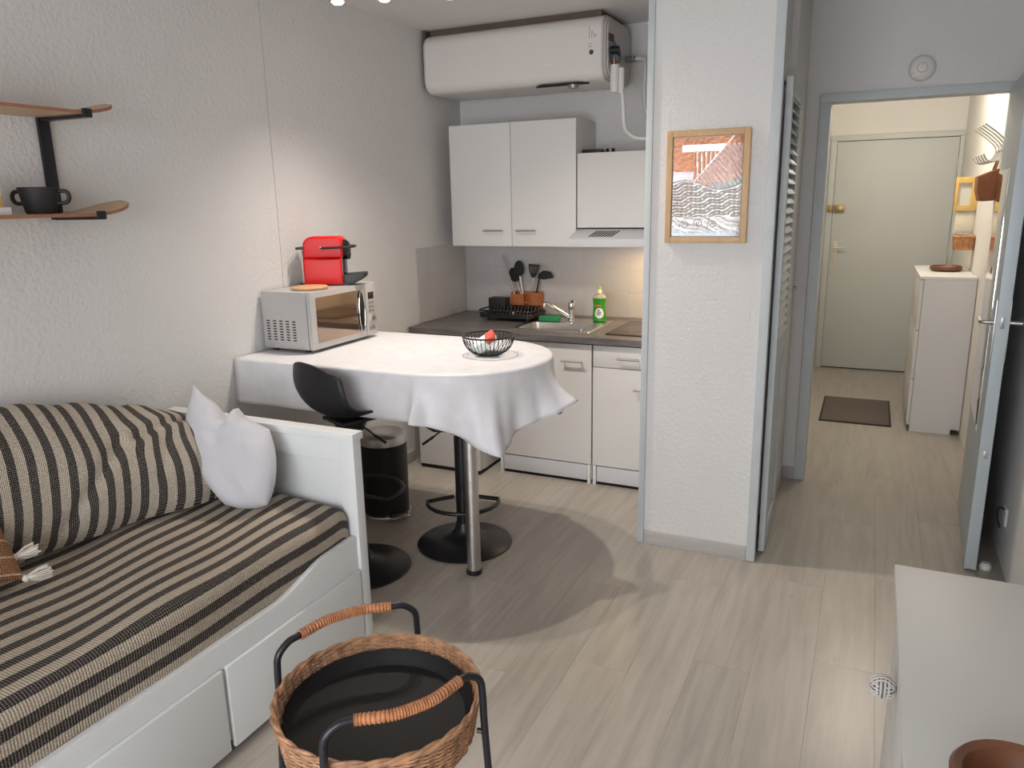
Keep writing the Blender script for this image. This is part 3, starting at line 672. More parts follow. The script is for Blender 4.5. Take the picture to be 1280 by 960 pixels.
MB().prism([(0.20, -0.150), (0.24, -0.195), (0.47, -0.195), (0.52, -0.150)], 'z', -0.1720, -0.1625, 0.002).build('thermostat_cover', 'mattblack', wh_)
MB().lathe([(0.030, -0.1722), (0.026, -0.190), (0.0001, -0.190)][::-1], 20, (0.43, -0.165, 0)).build('thermostat_dial', 'silverdark', wh_)
mk = MB()
for pts in ([(-0.066, 0.105), (-0.064, 0.085), (-0.067, 0.070), (-0.068, 0.045)], [(-0.052, 0.080), (-0.055, 0.045)], [(-0.050, 0.078), (-0.040, 0.050)], [(-0.036, 0.065), (-0.032, 0.048), (-0.026, 0.062)], [(-0.070, 0.018), (-0.050, 0.018)], [(-0.068, 0.010), (-0.068, -0.004)], [(-0.058, 0.010), (-0.056, -0.004)]):
    mk.tube([(HX1+q[0], -0.2322, q[1]) for q in pts], 0.0013, 5)
mk.build('printed_marks', 'greyprint', wh_)
MB().lathe([(0.013, 0), (0.012, 0.002), (0.0001, 0.002)], 20, mtx=Matrix.Translation((HX1-0.055, -0.2315, -0.025)) @ Matrix.Rotation(R(90), 4, 'X')).build('logo_dot', 'print', wh_)
MB().box(0.30, 0.345, -0.2335, -0.2310, -0.072, -0.066, 0.0005).build('indicator', 'white', wh_)
m = MB().box(HX0+0.02, HX1-0.02, -0.17, 0.23, 0.160, 0.193)
m.box(HX0-0.018, HX0+0.001, -0.20, 0.23, -0.12, 0.193); m.build('heater_gap_shade', 'gapshade', wh_, 'dark brown strip standing in for shade between heater and ceiling')  # dark blocks in place of the shade above and left of the heater
# ------------------------------------------------------------------ bar table and cloth
TY0, TY1, TR, TCX = 2.462, 3.262, 0.400, -1.60
TCY = (TY0+TY1)/2; TZ = 0.925
bt_ = thing('bar_table', 'half-round bar table fixed to the wall on one steel leg', 'table', (-1.46, 2.675, 0))
poly = [(XL+0.006+1.46, TY0+0.004-2.675)] + [(TCX+1.46+(TR-0.004)*math.cos(R(a)), TCY-2.675+(TR-0.004)*math.sin(R(a))) for a in range(-90, 91, 6)] + [(XL+0.006+1.46, TY1-0.004-2.675)]
MB().prism(poly, 'z', TZ-0.030, TZ).build('tabletop', 'lamwhite', bt_)
lg = MB().cyl((0, 0, 0.02), (0, 0, 0.22), 0.0305, n=28).cyl((0, 0, 0.2205), (0, 0, TZ-0.036), 0.0295, n=28).build('leg', 'steel', bt_, 'brushed steel pole leg')
MB().lathe([(0.031, 0), (0.034, 0.002), (0.034, 0.020), (0.031, 0.022), (0.0001, 0.022)], 28).build('foot_cap', 'black', lg)
MB().lathe([(0.05, TZ-0.036), (0.05, TZ-0.0305), (0.0001, TZ-0.0305)], 24).build('mounting_plate', 'steel', lg)
def cloth():
    X1, YA, YBk = -0.985, 2.265, 3.462
    path = []
    NS = 26
    for i in range(NS): path.append((lerp(XL+0.004, TCX, i/NS), TY0, 0, -1, -90))
    for i in range(97):
        a = -90+180*i/96; path.append((TCX+TR*math.cos(R(a)), TCY+TR*math.sin(R(a)), math.cos(R(a)), math.sin(R(a)), a))
    for i in range(1, NS+1): path.append((lerp(TCX, XL+0.004, i/NS), TY1, 0, 1, 90))
    # flare at the hem for a polar angle round the end
    keys = [(-90, 0.05), (-86, 0.38), (-79, 0.10), (-62, -0.03), (-50, 0.24), (-45, 0.34), (-38, 0.12), (-28, -0.05), (-16, 0.12), (-6, 0.50), (2, 0.70), (9, 0.26), (24, 0.06), (40, 0.20), (55, 0.10), (68, 0.26), (80, 0.08), (90, 0.06)]
    def flare(a):
        for (a0, f0), (a1, f1) in zip(keys, keys[1:]):
            if a0 <= a <= a1:
                t = (a-a0)/(a1-a0); t = t*t*(3-2*t); return lerp(f0, f1, t)
        return 0.05
    def col(p, i):
        x, y, nx, ny, a = p
        c = []
        cx, cy = (x, TCY) if nx == 0 else (TCX, TCY)
        for k in range(5):
            t = k/5; c.append((lerp(cx, x, t), lerp(cy, y, t), TZ+0.0045))
        L = 9
        if nx > 1e-6: L = min(L, (X1-x)/nx)
        if ny < -1e-6: L = min(L, (y-YA)/-ny)
        if ny > 1e-6: L = min(L, (YBk-y)/ny)
        L *= 1-0.26*max(0.0, min(1.0, (L-0.20)/0.25))
        straight = (nx == 0)
        if straight:
            d = max(0.0, min(1, (x-(TCX-0.45))/0.45)); fl = lerp(0.045+0.018*math.sin(x*17), flare(a), d**3)
        else: fl = flare(a)
        rb = 0.010
        c.append((x-nx*0.004, y-ny*0.004, TZ+0.0045)); c.append((x+nx*rb*0.5, y+ny*rb*0.5, TZ+0.002)); c.append((x+nx*rb*0.9, y+ny*rb*0.9, TZ-0.006))
        n = 12
        for k in range(1, n+1):
            s = k/n; ang = fl*(0.45+0.55*s)
            off = rb + L*s*math.sin(ang); dz = -0.006 - (L-0.012)*s*math.cos(ang)
            c.append((x+nx*off, y+ny*off, TZ+dz))
        return c
    mb = MB(); cols = [col(p, i) for i, p in enumerate(path)]; n = len(cols[0])
    vs = [q for c in cols for q in c]; fs = []
    for i in range(len(cols)-1):
        for j in range(n-1): fs.append((i*n+j, (i+1)*n+j, (i+1)*n+j+1, i*n+j+1))
    mb.add(vs, fs)
    o = mb.build('tablecloth', 'cloth', None, sharp=60)
    sm_ = o.modifiers.new('thickness', 'SOLIDIFY'); sm_.thickness = 0.0018; sm_.offset = 1.0
    return o
tag(cloth(), 'pale grey oilcloth hanging in folds over the bar table', 'tablecloth')
CZ = TZ+0.0072
# ------------------------------------------------------------------ microwave
mw = thing('microwave', 'silver microwave oven with brown mirrored door on the bar table', 'microwave', (-2.36, 2.885, CZ))
MX0, MX1, MY0, MY1, MZ0, MZ1 = -0.138, 0.118, -0.245, 0.250, 0.014, 0.272
MB().box(MX0, MX1, MY0, MY1, MZ0, MZ1, 0.004).build('body', 'silver', mw)
for a in (MX0+0.04, MX1-0.03):
    for c in (MY0+0.03, MY1-0.04): MB().cyl((a, c, 0), (a, c, MZ0+0.002), 0.013, n=12).build('foot', 'black', mw)
dr = MB().box(MX1+0.003, MX1+0.026, MY0, MY0+0.405, MZ0, MZ1, 0.004).build('door', 'silver', mw)
def lens(y0, y1, z0, z1, bulge, n=12):
    out = [(y0, z0)]
    for i in range(n+1):
        t = -1+2*i/n; out.append((y1+bulge*(1-t*t), lerp(z0, z1, i/n)))
    out.append((y0, z1)); return out
MB().prism(lens(MY0+0.035, MY0+0.345, MZ0+0.028, MZ1-0.026, 0.030), 'x', MX1+0.024, MX1+0.0275).build('door_glass', 'ovenglass', dr, 'brown mirrored glass')
ell = [(MY0+0.365+0.021*math.cos(R(a)), (MZ0+MZ1)/2+0.100*math.sin(R(a))) for a in range(0, 360, 12)]
MB().prism(ell, 'x', MX1+0.0275, MX1+0.034, 0.001).build('door_grip', 'glossblack', dr)
MB().tube([(MX1+0.033, p[0], p[1]) for p in ell], 0.0022, 6, closed=True).build('grip_trim', 'chrome', dr)
cp = MB().box(MX1+0.003, MX1+0.026, MY0+0.408, MY1, MZ0, MZ1, 0.004).build('control_panel', 'silver', mw)
MB().box(MX1+0.026, MX1+0.028, MY0+0.428, MY0+0.472, MZ1-0.078, MZ1-0.045, 0.0006).build('display', 'glossblack', cp)
for r_ in range(3):
    for c in range(2): MB().box(MX1+0.026, MX1+0.0285, MY0+0.428+c*0.025, MY0+0.446+c*0.025, MZ1-0.102-r_*0.020, MZ1-0.090-r_*0.020, 0.001).build('button', 'silverdark', cp)
MB().lathe([(0.017, 0), (0.016, 0.012), (0.0001, 0.012)], 20, mtx=Matrix.Translation((MX1+0.026, MY0+0.450, MZ0+0.085)) @ Matrix.Rotation(R(90), 4, 'Y')).build('dial', 'chrome', cp)
MB().box(MX1+0.026, MX1+0.0285, MY0+0.428, MY0+0.472, MZ0+0.025, MZ0+0.045, 0.001).build('open_button', 'silverdark', cp)
sl = MB().box(0, 0.018, -0.001, 0.0, 0, 0.0050).mesh('vent_slot')
for c in range(5):
    for r_ in range(8): inst('vent_slot', sl, 'gap', mw, (MX0+0.024+c*0.037, MY0-0.0003, MZ0+0.038+r_*0.0122))
bd = tag(MB().lathe([(0.0001, 0), (0.078, 0), (0.083, 0.003), (0.083, 0.010), (0.079, 0.013), (0.0001, 0.013)], 40).build('cutting_board', 'wood'), 'round light wooden board lying on the microwave', 'board'); bd.location = (-2.325, 2.775, CZ+MZ1+0.0004)
# ------------------------------------------------------------------ coffee machine
cm = thing('coffee_machine', 'glossy red capsule coffee machine on top of the microwave', 'coffee machine', (-2.335, 2.965, CZ+MZ1+0.0005), R(26))
lowp = [(-0.125, 0.006), (0.055, 0.006), (0.055, 0.128), (-0.125, 0.128)]
MB().prism(lowp, 'y', -0.058, 0.058, 0.008, 3).build('lower_housing', 'red', cm)
upp = [(-0.123, 0.130)] + [(0.063, 0.130), (0.063, 0.150)] + [(0.035+0.028*math.cos(R(a)), 0.200+0.030*math.sin(R(a))) for a in range(0, 91, 15)] + [(-0.080+0.043*math.cos(R(a)), 0.187+0.043*math.sin(R(a))) for a in range(90, 181, 15)]
MB().prism(upp, 'y', -0.056, 0.056, 0.010, 3).build('upper_housing', 'red', cm)
MB().box(-0.110, 0.085, -0.050, 0.050, 0.0, 0.012, 0.003).build('base', 'black', cm)
MB().box(0.050, 0.062, -0.050, 0.050, 0.010, 0.135, 0.003).build('front_panel', 'glossblack', cm)
MB().lathe([(0.0001, 0.0), (0.050, 0.0), (0.052, 0.03), (0.047, 0.056), (0.030, 0.070), (0.0001, 0.074)], 24, (0.050, 0, 0.142), sx=0.8).build('coffee_head', 'glossblack', cm)
MB().cyl((0.075, 0, 0.120), (0.075, 0, 0.145), 0.012, 0.018, n=16).build('spout', 'glossblack', cm)
MB().prism([(0.058, 0.0), (0.100, 0.004), (0.145, 0.026), (0.160, 0.042), (0.158, 0.058), (0.085, 0.054), (0.058, 0.052)], 'y', -0.050, 0.050, 0.006, 3).build('drip_tray', 'black', cm)
MB().tube(smooth_path([(-0.04, -0.061, 0.176), (0.03, -0.063, 0.178), (0.095, -0.052, 0.180), (0.112, -0.02, 0.181), (0.112, 0.02, 0.181), (0.095, 0.052, 0.180), (0.03, 0.063, 0.178), (-0.04, 0.061, 0.176)], 5), 0.0055, 8).build('lever', 'black', cm)
MB().lathe([(0.008, 0), (0.007, 0.006), (0.0001, 0.007)], 14, mtx=Matrix.Translation((-0.035, -0.058, 0.176)) @ Matrix.Rotation(R(90), 4, 'X')).build('lever_pivot', 'chrome', cm)
MB().box(-0.160, -0.120, -0.045, 0.045, 0.170, 0.182, 0.003).build('tank_handle', 'black', cm)
MB().box(-0.137, -0.127, -0.045, 0.045, 0.012, 0.165, 0.004).build('water_tank', 'clearplastic', cm)
MB().box(-0.152, -0.10, -0.05, 0.05, 0.0, 0.014, 0.002).build('tank_foot', 'black', cm)
# ------------------------------------------------------------------ wire bowl with packet
wbw = thing('wire_bowl', 'black wire bowl on the tablecloth', 'bowl', (-1.475, 2.90, CZ))
def bowl_r(t): return lerp(0.048, 0.112, math.sin(t*math.pi/2)**0.85)
def bowl_z(t): return 0.004+0.078*(1-math.cos(t*math.pi/2))**0.8
for k in range(36):
    a = 2*math.pi*k/36
    MB().tube([(bowl_r(t/8)*math.cos(a), bowl_r(t/8)*math.sin(a), bowl_z(t/8)) for t in range(9)], 0.0017, 5).build('wire', 'blackmetal', wbw)
MB().tube([(0.112*math.cos(R(a)), 0.112*math.sin(R(a)), 0.083) for a in range(0, 360, 8)], 0.0040, 8, closed=True).build('rim', 'blackmetal', wbw)
MB().lathe([(0.0001, 0.0005), (0.049, 0.0005), (0.050, 0.004), (0.049, 0.007), (0.0001, 0.007)], 30).build('base_plate', 'blackmetal', wbw)
pk = thing('packet', 'white and red packet leaning inside the wire bowl', 'packet', (-1.458, 2.895, CZ+0.012), R(20))
mt = Matrix.Rotation(R(-32), 4, 'Y') @ Matrix.Rotation(R(14), 4, 'X')
MB().box(-0.045, 0.052, -0.040, 0.040, 0.034, 0.074, 0.008, mtx=mt).build('body', 'foilwhite', pk)
MB().box(0.012, 0.0535, -0.0415, 0.0415, 0.048, 0.0755, 0.006, mtx=mt).build('printed_end', 'redprint', pk)
eg = tag(MB().prism(rrect(-0.032, 0.032, -0.022, 0.022, 0.010), 'z', 0, 0.026, 0.006).build('sachet', 'foilwhite'), 'white sachet lying low in the wire bowl', 'sachet'); eg.location = (-1.520, 2.895, CZ+0.0095); eg.rotation_euler = (0, R(20), 0)

# ------------------------------------------------------------------ bar stools
def make_stool(label, loc, rz, seat_z, ring_z):
    t = thing('bar_stool', label, 'stool', loc, rz, 'bar stools at the table')
    MB().lathe([(0.0001, 0.0), (0.222, 0.0), (0.225, 0.006), (0.216, 0.013), (0.12, 0.030), (0.065, 0.050), (0.046, 0.075), (0.038, 0.11), (0.0001, 0.11)], 48).build('base', 'blackmetal', t)
    MB().cyl((0, 0, 0.10), (0, 0, seat_z-0.10), 0.035, n=24).build('outer_post', 'blackmetal', t)
    MB().cyl((0, 0, seat_z-0.105), (0, 0, seat_z-0.03), 0.024, n=20).build('gas_lift', 'blackmetal', t)
    MB().box(-0.085, 0.085, -0.085, 0.085, seat_z-0.034, seat_z-0.018, 0.004).lathe([(0.055, seat_z-0.08), (0.075, seat_z-0.034), (0.0001, seat_z-0.034)], 20).build('seat_bracket', 'blackmetal', t)
    MB().tube(smooth_path([(0.0, -0.03, seat_z-0.05), (0.02, -0.08, seat_z-0.06), (0.04, -0.13, seat_z-0.09), (0.06, -0.175, seat_z-0.115)], 4), [0.004]*8+[0.0065]*5, 8).build('lift_lever', 'blackmetal', t)
    rp = [(0.0, 0.045, ring_z), (0.05, 0.165, ring_z)] + [(0.06+0.155*math.cos(R(a)), 0.165*math.sin(R(a)), ring_z) for a in range(80, -81, -16)] + [(0.05, -0.165, ring_z), (0.0, -0.045, ring_z)]
    MB().tube(rp, 0.0095, 10).cyl((0, 0, ring_z-0.02), (0, 0, ring_z+0.02), 0.036, n=20).build('footrest', 'blackmetal', t)
    pr = smooth_path([(0.275, 0, 0.004), (0.20, 0, 0.012), (0.10, 0, 0.004), (0.0, 0, -0.004), (-0.085, 0, 0.000), (-0.140, 0, 0.026), (-0.172, 0, 0.080), (-0.184, 0, 0.140), (-0.190, 0, 0.200), (-0.194, 0, 0.240)], 4)
    wr = smooth_path([(0.110, 0.004, 0), (0.165, 0.010, 0), (0.190, 0.026, 0), (0.200, 0.040, 0.004), (0.208, 0.052, 0.012), (0.212, 0.050, 0.024), (0.212, 0.036, 0.034), (0.206, 0.018, 0.040), (0.186, 0.002, 0.045), (0.150, -0.030, 0.035)], 4)
    NP = len(pr)-1
    def f(u, v):
        k = min(int(round(u*NP)), NP); p = pr[k]; w = wr[k]; s = 2*v-1; e = abs(s)**2.4
        return (p.x+w.z*e, s*w.x, seat_z+p.z+w.y*e)
    sh = MB().grid(f, NP, 20).build('seat_shell', 'shell', t, 'black moulded plastic seat shell', sharp=80)
    md = sh.modifiers.new('thickness', 'SOLIDIFY'); md.thickness = 0.009; md.offset = -1
    return t
make_stool('black bar stool with its rounded shell back beside the daybed end', (-1.955, 2.525, 0), R(68), 0.722, 0.355)
make_stool('black bar stool pushed under the cloth by the steel table leg', (-1.645, 2.930, 0), R(-62), 0.630, 0.235)
# bin
bn = thing('pedal_bin', 'black pedal bin with brushed metal lid against the left wall', 'bin', (-2.210, 3.110, 0), R(-30))
MB().lathe([(0.0001, 0.012), (0.117, 0.012), (0.118, 0.03), (0.122, 0.385), (0.0001, 0.385)], 40).build('body', 'black', bn)
MB().lathe([(0.124, 0.386), (0.125, 0.400), (0.122, 0.425), (0.100, 0.440), (0.0001, 0.446)], 40).build('lid', 'steel', bn, 'brushed metal lid')
MB().lathe([(0.0001, 0.0), (0.128, 0.0), (0.131, 0.006), (0.128, 0.013), (0.0001, 0.013)], 40).build('base_ring', 'alu', bn)
MB().tube(smooth_path([(0.10, -0.045, 0.020), (0.165, -0.045, 0.022), (0.172, 0, 0.022), (0.165, 0.045, 0.022), (0.10, 0.045, 0.020)], 4), 0.005, 8).box(0.128, 0.178, -0.035, 0.035, 0.022, 0.030, 0.003).build('pedal', 'alu', bn)
MB().tube(smooth_path([(0.0, -0.1235, 0.30), (0.0, -0.14, 0.26), (0.0, -0.14, 0.20), (0.0, -0.1235, 0.16)], 4), 0.004, 8).build('carry_handle', 'blackmetal', bn)

# ------------------------------------------------------------------ daybed
BY0, BY1, BXB, BXF = 0.01, 2.100, XL+0.012, -1.588
db = thing('daybed', 'white daybed with panelled ends and drawers along the left wall', 'daybed', (-2.04, 1.05, 0))
ox, oy = 2.04, -1.05
def bb(x0, x1, y0, y1, z0, z1, bev=0.003): return MB().box(x0+ox, x1+ox, y0+oy, y1+oy, z0, z1, bev)
for y0, y1 in ((BY1-0.045, BY1), (BY0, BY0+0.045)):
    ep = bb(BXB+0.05, BXF-0.06, y0+0.012, y1-0.012, 0.05, 0.735, 0).build('end_panel', 'bedwhite', db)
    for x0, x1 in ((BXB, BXB+0.06), (BXF-0.065, BXF)): bb(x0, x1, y0, y1, 0, 0.772).build('post', 'bedwhite', ep)
    bb(BXB+0.06, BXF-0.065, y0+0.004, y1-0.004, 0.690, 0.772).build('top_rail', 'bedwhite', ep)
    bb(BXB+0.06, BXF-0.065, y0+0.004, y1-0.004, 0.06, 0.16).build('bottom_rail', 'bedwhite', ep)
    bb(BXB, BXF+0.006, y0-0.008, y1+0.008, 0.772, 0.800).build('cap', 'bedwhite', ep)
bk = bb(BXB, BXB+0.022, BY0+0.045, BY1-0.045, 0.06, 0.772).build('back_panel', 'bedwhite', db)
bb(BXB, BXB+0.045, BY0+0.053, BY1-0.053, 0.772, 0.800).build('cap', 'bedwhite', bk)
def rail_top(y):
    def side(d):     # distance from the end panel
        if d < 0.16: return 0.416
        if d < 0.42:
            t = (d-0.16)/0.26; t = t*t*(3-2*t); return lerp(0.416, 0.362, t)
        return 0.362
    return max(side(BY1-0.045-y), side(y-BY0-0.045))
ys = [lerp(BY0+0.046, BY1-0.046, i/60) for i in range(61)]
pl = [(y+oy, rail_top(y)) for y in ys] + [(BY1-0.046+oy, 0.040), (BY0+0.046+oy, 0.040)]
rl = MB().prism(pl, 'x', BXF-0.036+ox, BXF-0.012+ox, 0.004).build('front_rail', 'bedwhite', db, 'white front rail with a swept-up end')
DW = (BY1-BY0-0.10)/3
for k in range(3):
    y1 = BY1-0.054-k*DW; y0 = y1-DW+0.016
    d = bb(BXF-0.0115, BXF+0.003, y0, y1, 0.022, 0.288, 0.004).build('drawer', 'bedwhite', db)
MZ = 0.535
mt_ = tag(MB().box(-0.385, 0.385, -0.965, 0.965, 0, 0.170, 0.03, 3).build('mattress', 'cotton'), 'mattress hidden beneath the striped throw on the daybed', 'mattress'); mt_.location = (-2.018, 1.055, 0.355)
def throw():
    x0, x1, y0, y1 = -2.425, -1.622, 0.075, 2.040
    def prof(u):   # across the bed -> x, z, arclength
        W_ = x1-x0; drop = 0.185; rr_ = 0.045; tot = W_+drop; d = u*tot
        if d < W_-rr_: return x0+d, MZ, d
        if d < W_-rr_+rr_*1.571:
            a = (d-(W_-rr_))/rr_; return x1-rr_+rr_*math.sin(a), MZ-rr_+rr_*math.cos(a), d
        return x1, MZ-rr_-(d-(W_-rr_+rr_*1.571)), d
    def f(u, v):
        x, z, d = prof(u); y = lerp(y0, y1, v); t = 1-max(0, (z-MZ+0.03)/0.03) if z < MZ else 0
        top = 1 if z > MZ-0.02 else 0.3
        z += top*(0.006*math.sin(y*5.1+1)*math.sin(x*7)+0.004*math.sin(y*13+x*9)+0.010*math.exp(-((v-1)/0.06)**2))
        if v > 0.985: z -= 0.020*(v-0.985)/0.015
        x += (1-top)*0.006*math.sin(y*11)
        return (x, y, z)
    return MB().grid(f, 60, 90, lambda u, v: (prof(u)[2]+0.006*math.sin(lerp(0, 2, v)*4), lerp(y0, y1, v))).build('throw', 'throw', None, sharp=80)
tag(throw(), 'striped beige and black woven throw covering the daybed mattress', 'throw')

def cushion(name, mname, a, b, t, loc, mtx3, label=None, parent=None, stripe='u', wr=0.0, seed=0, pinch=0.07, ears=0.0, nu=44, nv=32):
    """pillow with pinched corners: a, b half sizes, t half thickness"""
    rnd = random.Random(seed); ph = [rnd.uniform(0, 6.28) for _ in range(8)]
    mb = MB()
    for s in (1, -1):
        def f(u, v):
            U, V = 2*u-1, 2*v-1
            th = t*max(0.0, (1-abs(U)**3.2))**0.55*max(0.0, (1-abs(V)**3.2))**0.55
            px = a*U*(1-pinch*(1-V*V)*abs(U)**2+ears*(abs(V)**6)*abs(U)**4); py = b*V*(1-pinch*(1-U*U)*abs(V)**2+ears*(abs(U)**6)*abs(V)**4)
            w = wr*(math.sin(5*U+3*V+ph[0])*math.sin(4*V-2*U+ph[1])+0.6*math.sin(11*U-6*V+ph[2])*math.sin(7*V+ph[3]))*(1-U**4)*(1-V**4)
            # soft creases
            cr = -2.2*wr*math.exp(-((V-0.55*U+0.15+0.1*math.sin(3*U+ph[4]))/0.10)**2)*(1-U**4)*(1-V**4)*(0.5+0.5*math.sin(2*U+ph[5]))
            p = Vector((px, py, s*(th+w+cr)))
            return mtx3 @ p + Vector(loc)
        def uvf(u, v):
            U, V = a*(2*u-1), b*(2*v-1); wob = 0.012*math.sin(9*V+3*U+ph[6])+0.5*wr*math.sin(5*V+ph[7])
            return (U+wob, V) if stripe == 'u' else (V+wob, U)
        mb.grid(f, nu, nv, uvf, flip=(s < 0))
    return mb
def basis3(xa, na):
    """columns: width axis, height axis, outward normal"""
    n = Vector(na).normalized(); x_ = Vector(xa); x_ = (x_-n*x_.dot(n)).normalized(); y_ = n.cross(x_)
    return Matrix((x_, y_, n)).transposed()
# long striped cushion leaning on the wall
def interp(tab, x):
    if x <= tab[0][0]: return tab[0][1]
    for (a0, b0), (a1, b1) in zip(tab, tab[1:]):
        if x <= a1: t = (x-a0)/(a1-a0); return lerp(b0, b1, t*t*(3-2*t))
    return tab[-1][1]
def bolster():
    y0, y1 = 0.56, 2.035
    xb = [(0.5, -2.25), (1.3, -2.235), (1.57, -2.185), (1.87, -2.085), (2.03, -2.06)]
    zt = [(0.5, 0.96), (1.2, 1.0), (1.42, 0.985), (1.6, 0.945), (1.8, 0.89), (1.95, 0.835), (2.03, 0.79)]
    N1, N2 = 22, 10
    def crease(y, u, ya, ua, yb, ub, w):
        t = ((y-ya)*(yb-ya)+(u-ua)*(ub-ua)*0.16)/((yb-ya)**2+(ub-ua)**2*0.16); t = max(0, min(1, t))
        d = math.hypot(y-lerp(ya, yb, t), (u-lerp(ua, ub, t))*0.4); return math.exp(-(d/w)**2)
    def f(v, w):
        y = lerp(y0, y1, v); e = max(0.0, 1-abs(2*v-1)**14)**0.6
        B = Vector((interp(xb, y), 0.551)); T = Vector((-2.425+0.05*max(0, (y-1.6)/0.43), interp(zt, y)))
        c = (B+T)/2; T = c+(T-c)*lerp(0.86, 1, e); B = Vector((lerp(c.x, B.x, lerp(0.86, 1, e)), B.y))
        ax = T-B; n = Vector((ax.y, -ax.x)).normalized()
        if w <= 0.68:
            u = w/0.68; bul = 0.118*e*math.sin(math.pi*u)**0.62*(1.0+0.25*(0.5-u))
            bul -= 0.020*crease(y, u, 2.0, 0.80, 1.70, 0.58, 0.016)+0.016*crease(y, u, 1.64, 0.56, 1.38, 0.10, 0.018)+0.010*crease(y, u, 1.78, 0.50, 1.70, 0.22, 0.016)
            bul += 0.008*e*math.sin(9*y+4*u)*math.sin(7*u+2*y)*math.sin(math.pi*u)
        else:
            u = 1-(w-0.68)/0.32; bul = -0.030*e*math.sin(math.pi*u)
        p = B+ax*u+n*bul
        return (max(p.x, XL+0.05), y, max(p.y, 0.5475))
    def uvf(v, w):
        u = w/0.68 if w <= 0.68 else 1-(w-0.68)/0.32; y = lerp(y0, y1, v)
        return (y+0.10*(1-u)+0.055*math.sin(math.pi*u)*max(0, y-1.45)-0.03*crease(y, u, 2.0, 0.80, 1.70, 0.58, 0.05), u*0.55)
    mb = MB().grid(f, 110, 50, uvf)
    n = 51
    for r0 in (0, 110*n): mb.f.append([r0+k for k in range(50)]); mb.uv.append(None)
    return mb
tag(bolster().build('striped_cushion', 'cushion_stripe', None, sharp=80), 'long striped cushion leaning on the wall along the daybed back', 'cushion')
# grey pillow in the corner
def corner_pillow():
    TLc, TRc, BRc, BLc = Vector((-2.235, 1.985, 0.905)), Vector((-1.905, 1.995, 0.800)), Vector((-1.845, 1.885, 0.560)), Vector((-1.995, 1.835, 0.560))
    nrm = ((TRc-BLc).cross(TLc-BLc)).normalized(); nrm = nrm if nrm.y < 0 else -nrm
    mb = MB()
    for s in (1, -1):
        def f(u, v):
            U, V = 2*u-1, 2*v-1
            p = BLc*(1-u)*(1-v)+BRc*u*(1-v)+TLc*(1-u)*v+TRc*u*v
            p = p + Vector((-0.105, 0, 0.0))*(1-V*V)*(1-u)**1.5 + Vector((0.030, 0, 0))*(1-V*V)*u**2 + Vector((0, 0, -0.015))*(1-U*U)*(1-v)**4
            p = p + Vector((0, 0, 1))*(v**4)*(0.030*math.exp(-((U-0.16)/0.13)**2)-0.050*math.exp(-((U+0.12)/0.20)**2)) + Vector((-0.01, 0, 0.035))*(v**10)*((1-u)**10)
            th = max(0.0, 1-abs(U)**3)**0.55*max(0.0, 1-abs(V)**3)**0.55
            w = 0.007*math.exp(-((V-0.42-0.25*U)/0.14)**2)*(1-U**4)+0.004*math.exp(-((U-0.45+0.1*V)/0.07)**2)*(1-V**4)+0.008*math.sin(5*U+2*V)*math.sin(4*V+1)*th
            return p + nrm*(s*(0.070*th)-(w if s > 0 else 0))
        mb.grid(f, 44, 44, flip=(s < 0))
    return mb
tag(corner_pillow().build('grey_pillow', 'cotton', None, sharp=80), 'plain grey white pillow in the far corner of the daybed', 'pillow')
# rust cushion with tassels at the photo's left edge
rc = thing('rust_cushion', 'rust brown cushion with cream tassels at its corners', 'cushion', (-2.205, 1.015, 0.588))
m3 = basis3((0.10, 0.99, -0.1), (0.72, 0.10, 0.55))
cushion('cover', 'brown_stripe', 0.205, 0.180, 0.055, (0, 0, 0.155), m3, wr=0.006, seed=5, stripe='v').build('cover', 'brown_stripe', rc, sharp=80)
def tassel(p, d, L=0.062):
    d = Vector(d).normalized(); p = Vector(p); mb = MB(); rnd = random.Random(hash(tuple(p)) & 255)
    mb.sphere(p, 0.011, 10, 6)
    q = d.orthogonal().normalized(); q2 = d.cross(q)
    for k in range(46):
        a = rnd.uniform(0, 6.28); r = math.sqrt(rnd.random())
        e = p + d*L*rnd.uniform(0.85, 1.05) + (q*math.cos(a)+q2*math.sin(a))*0.024*r
        s = p + d*0.004 + (q*math.cos(a)+q2*math.sin(a))*0.008*r
        mb.tube([s, s.lerp(e, 0.55)+(q*math.cos(a)+q2*math.sin(a))*0.004, e], 0.0020, 4)
    return mb
for U_, V_, d in ((1.0, -1.0, (0.30, 0.95, -0.02)), (0.97, -0.62, (0.12, 0.97, 0.05)), (1.0, 1.0, (0.2, 0.95, 0.05))):
    tassel(m3 @ Vector((0.205*U_, 0.180*V_, 0.0)) + Vector((0, 0, 0.155)), d).build('tassel', 'tassel', rc, 'cream yarn tassel')

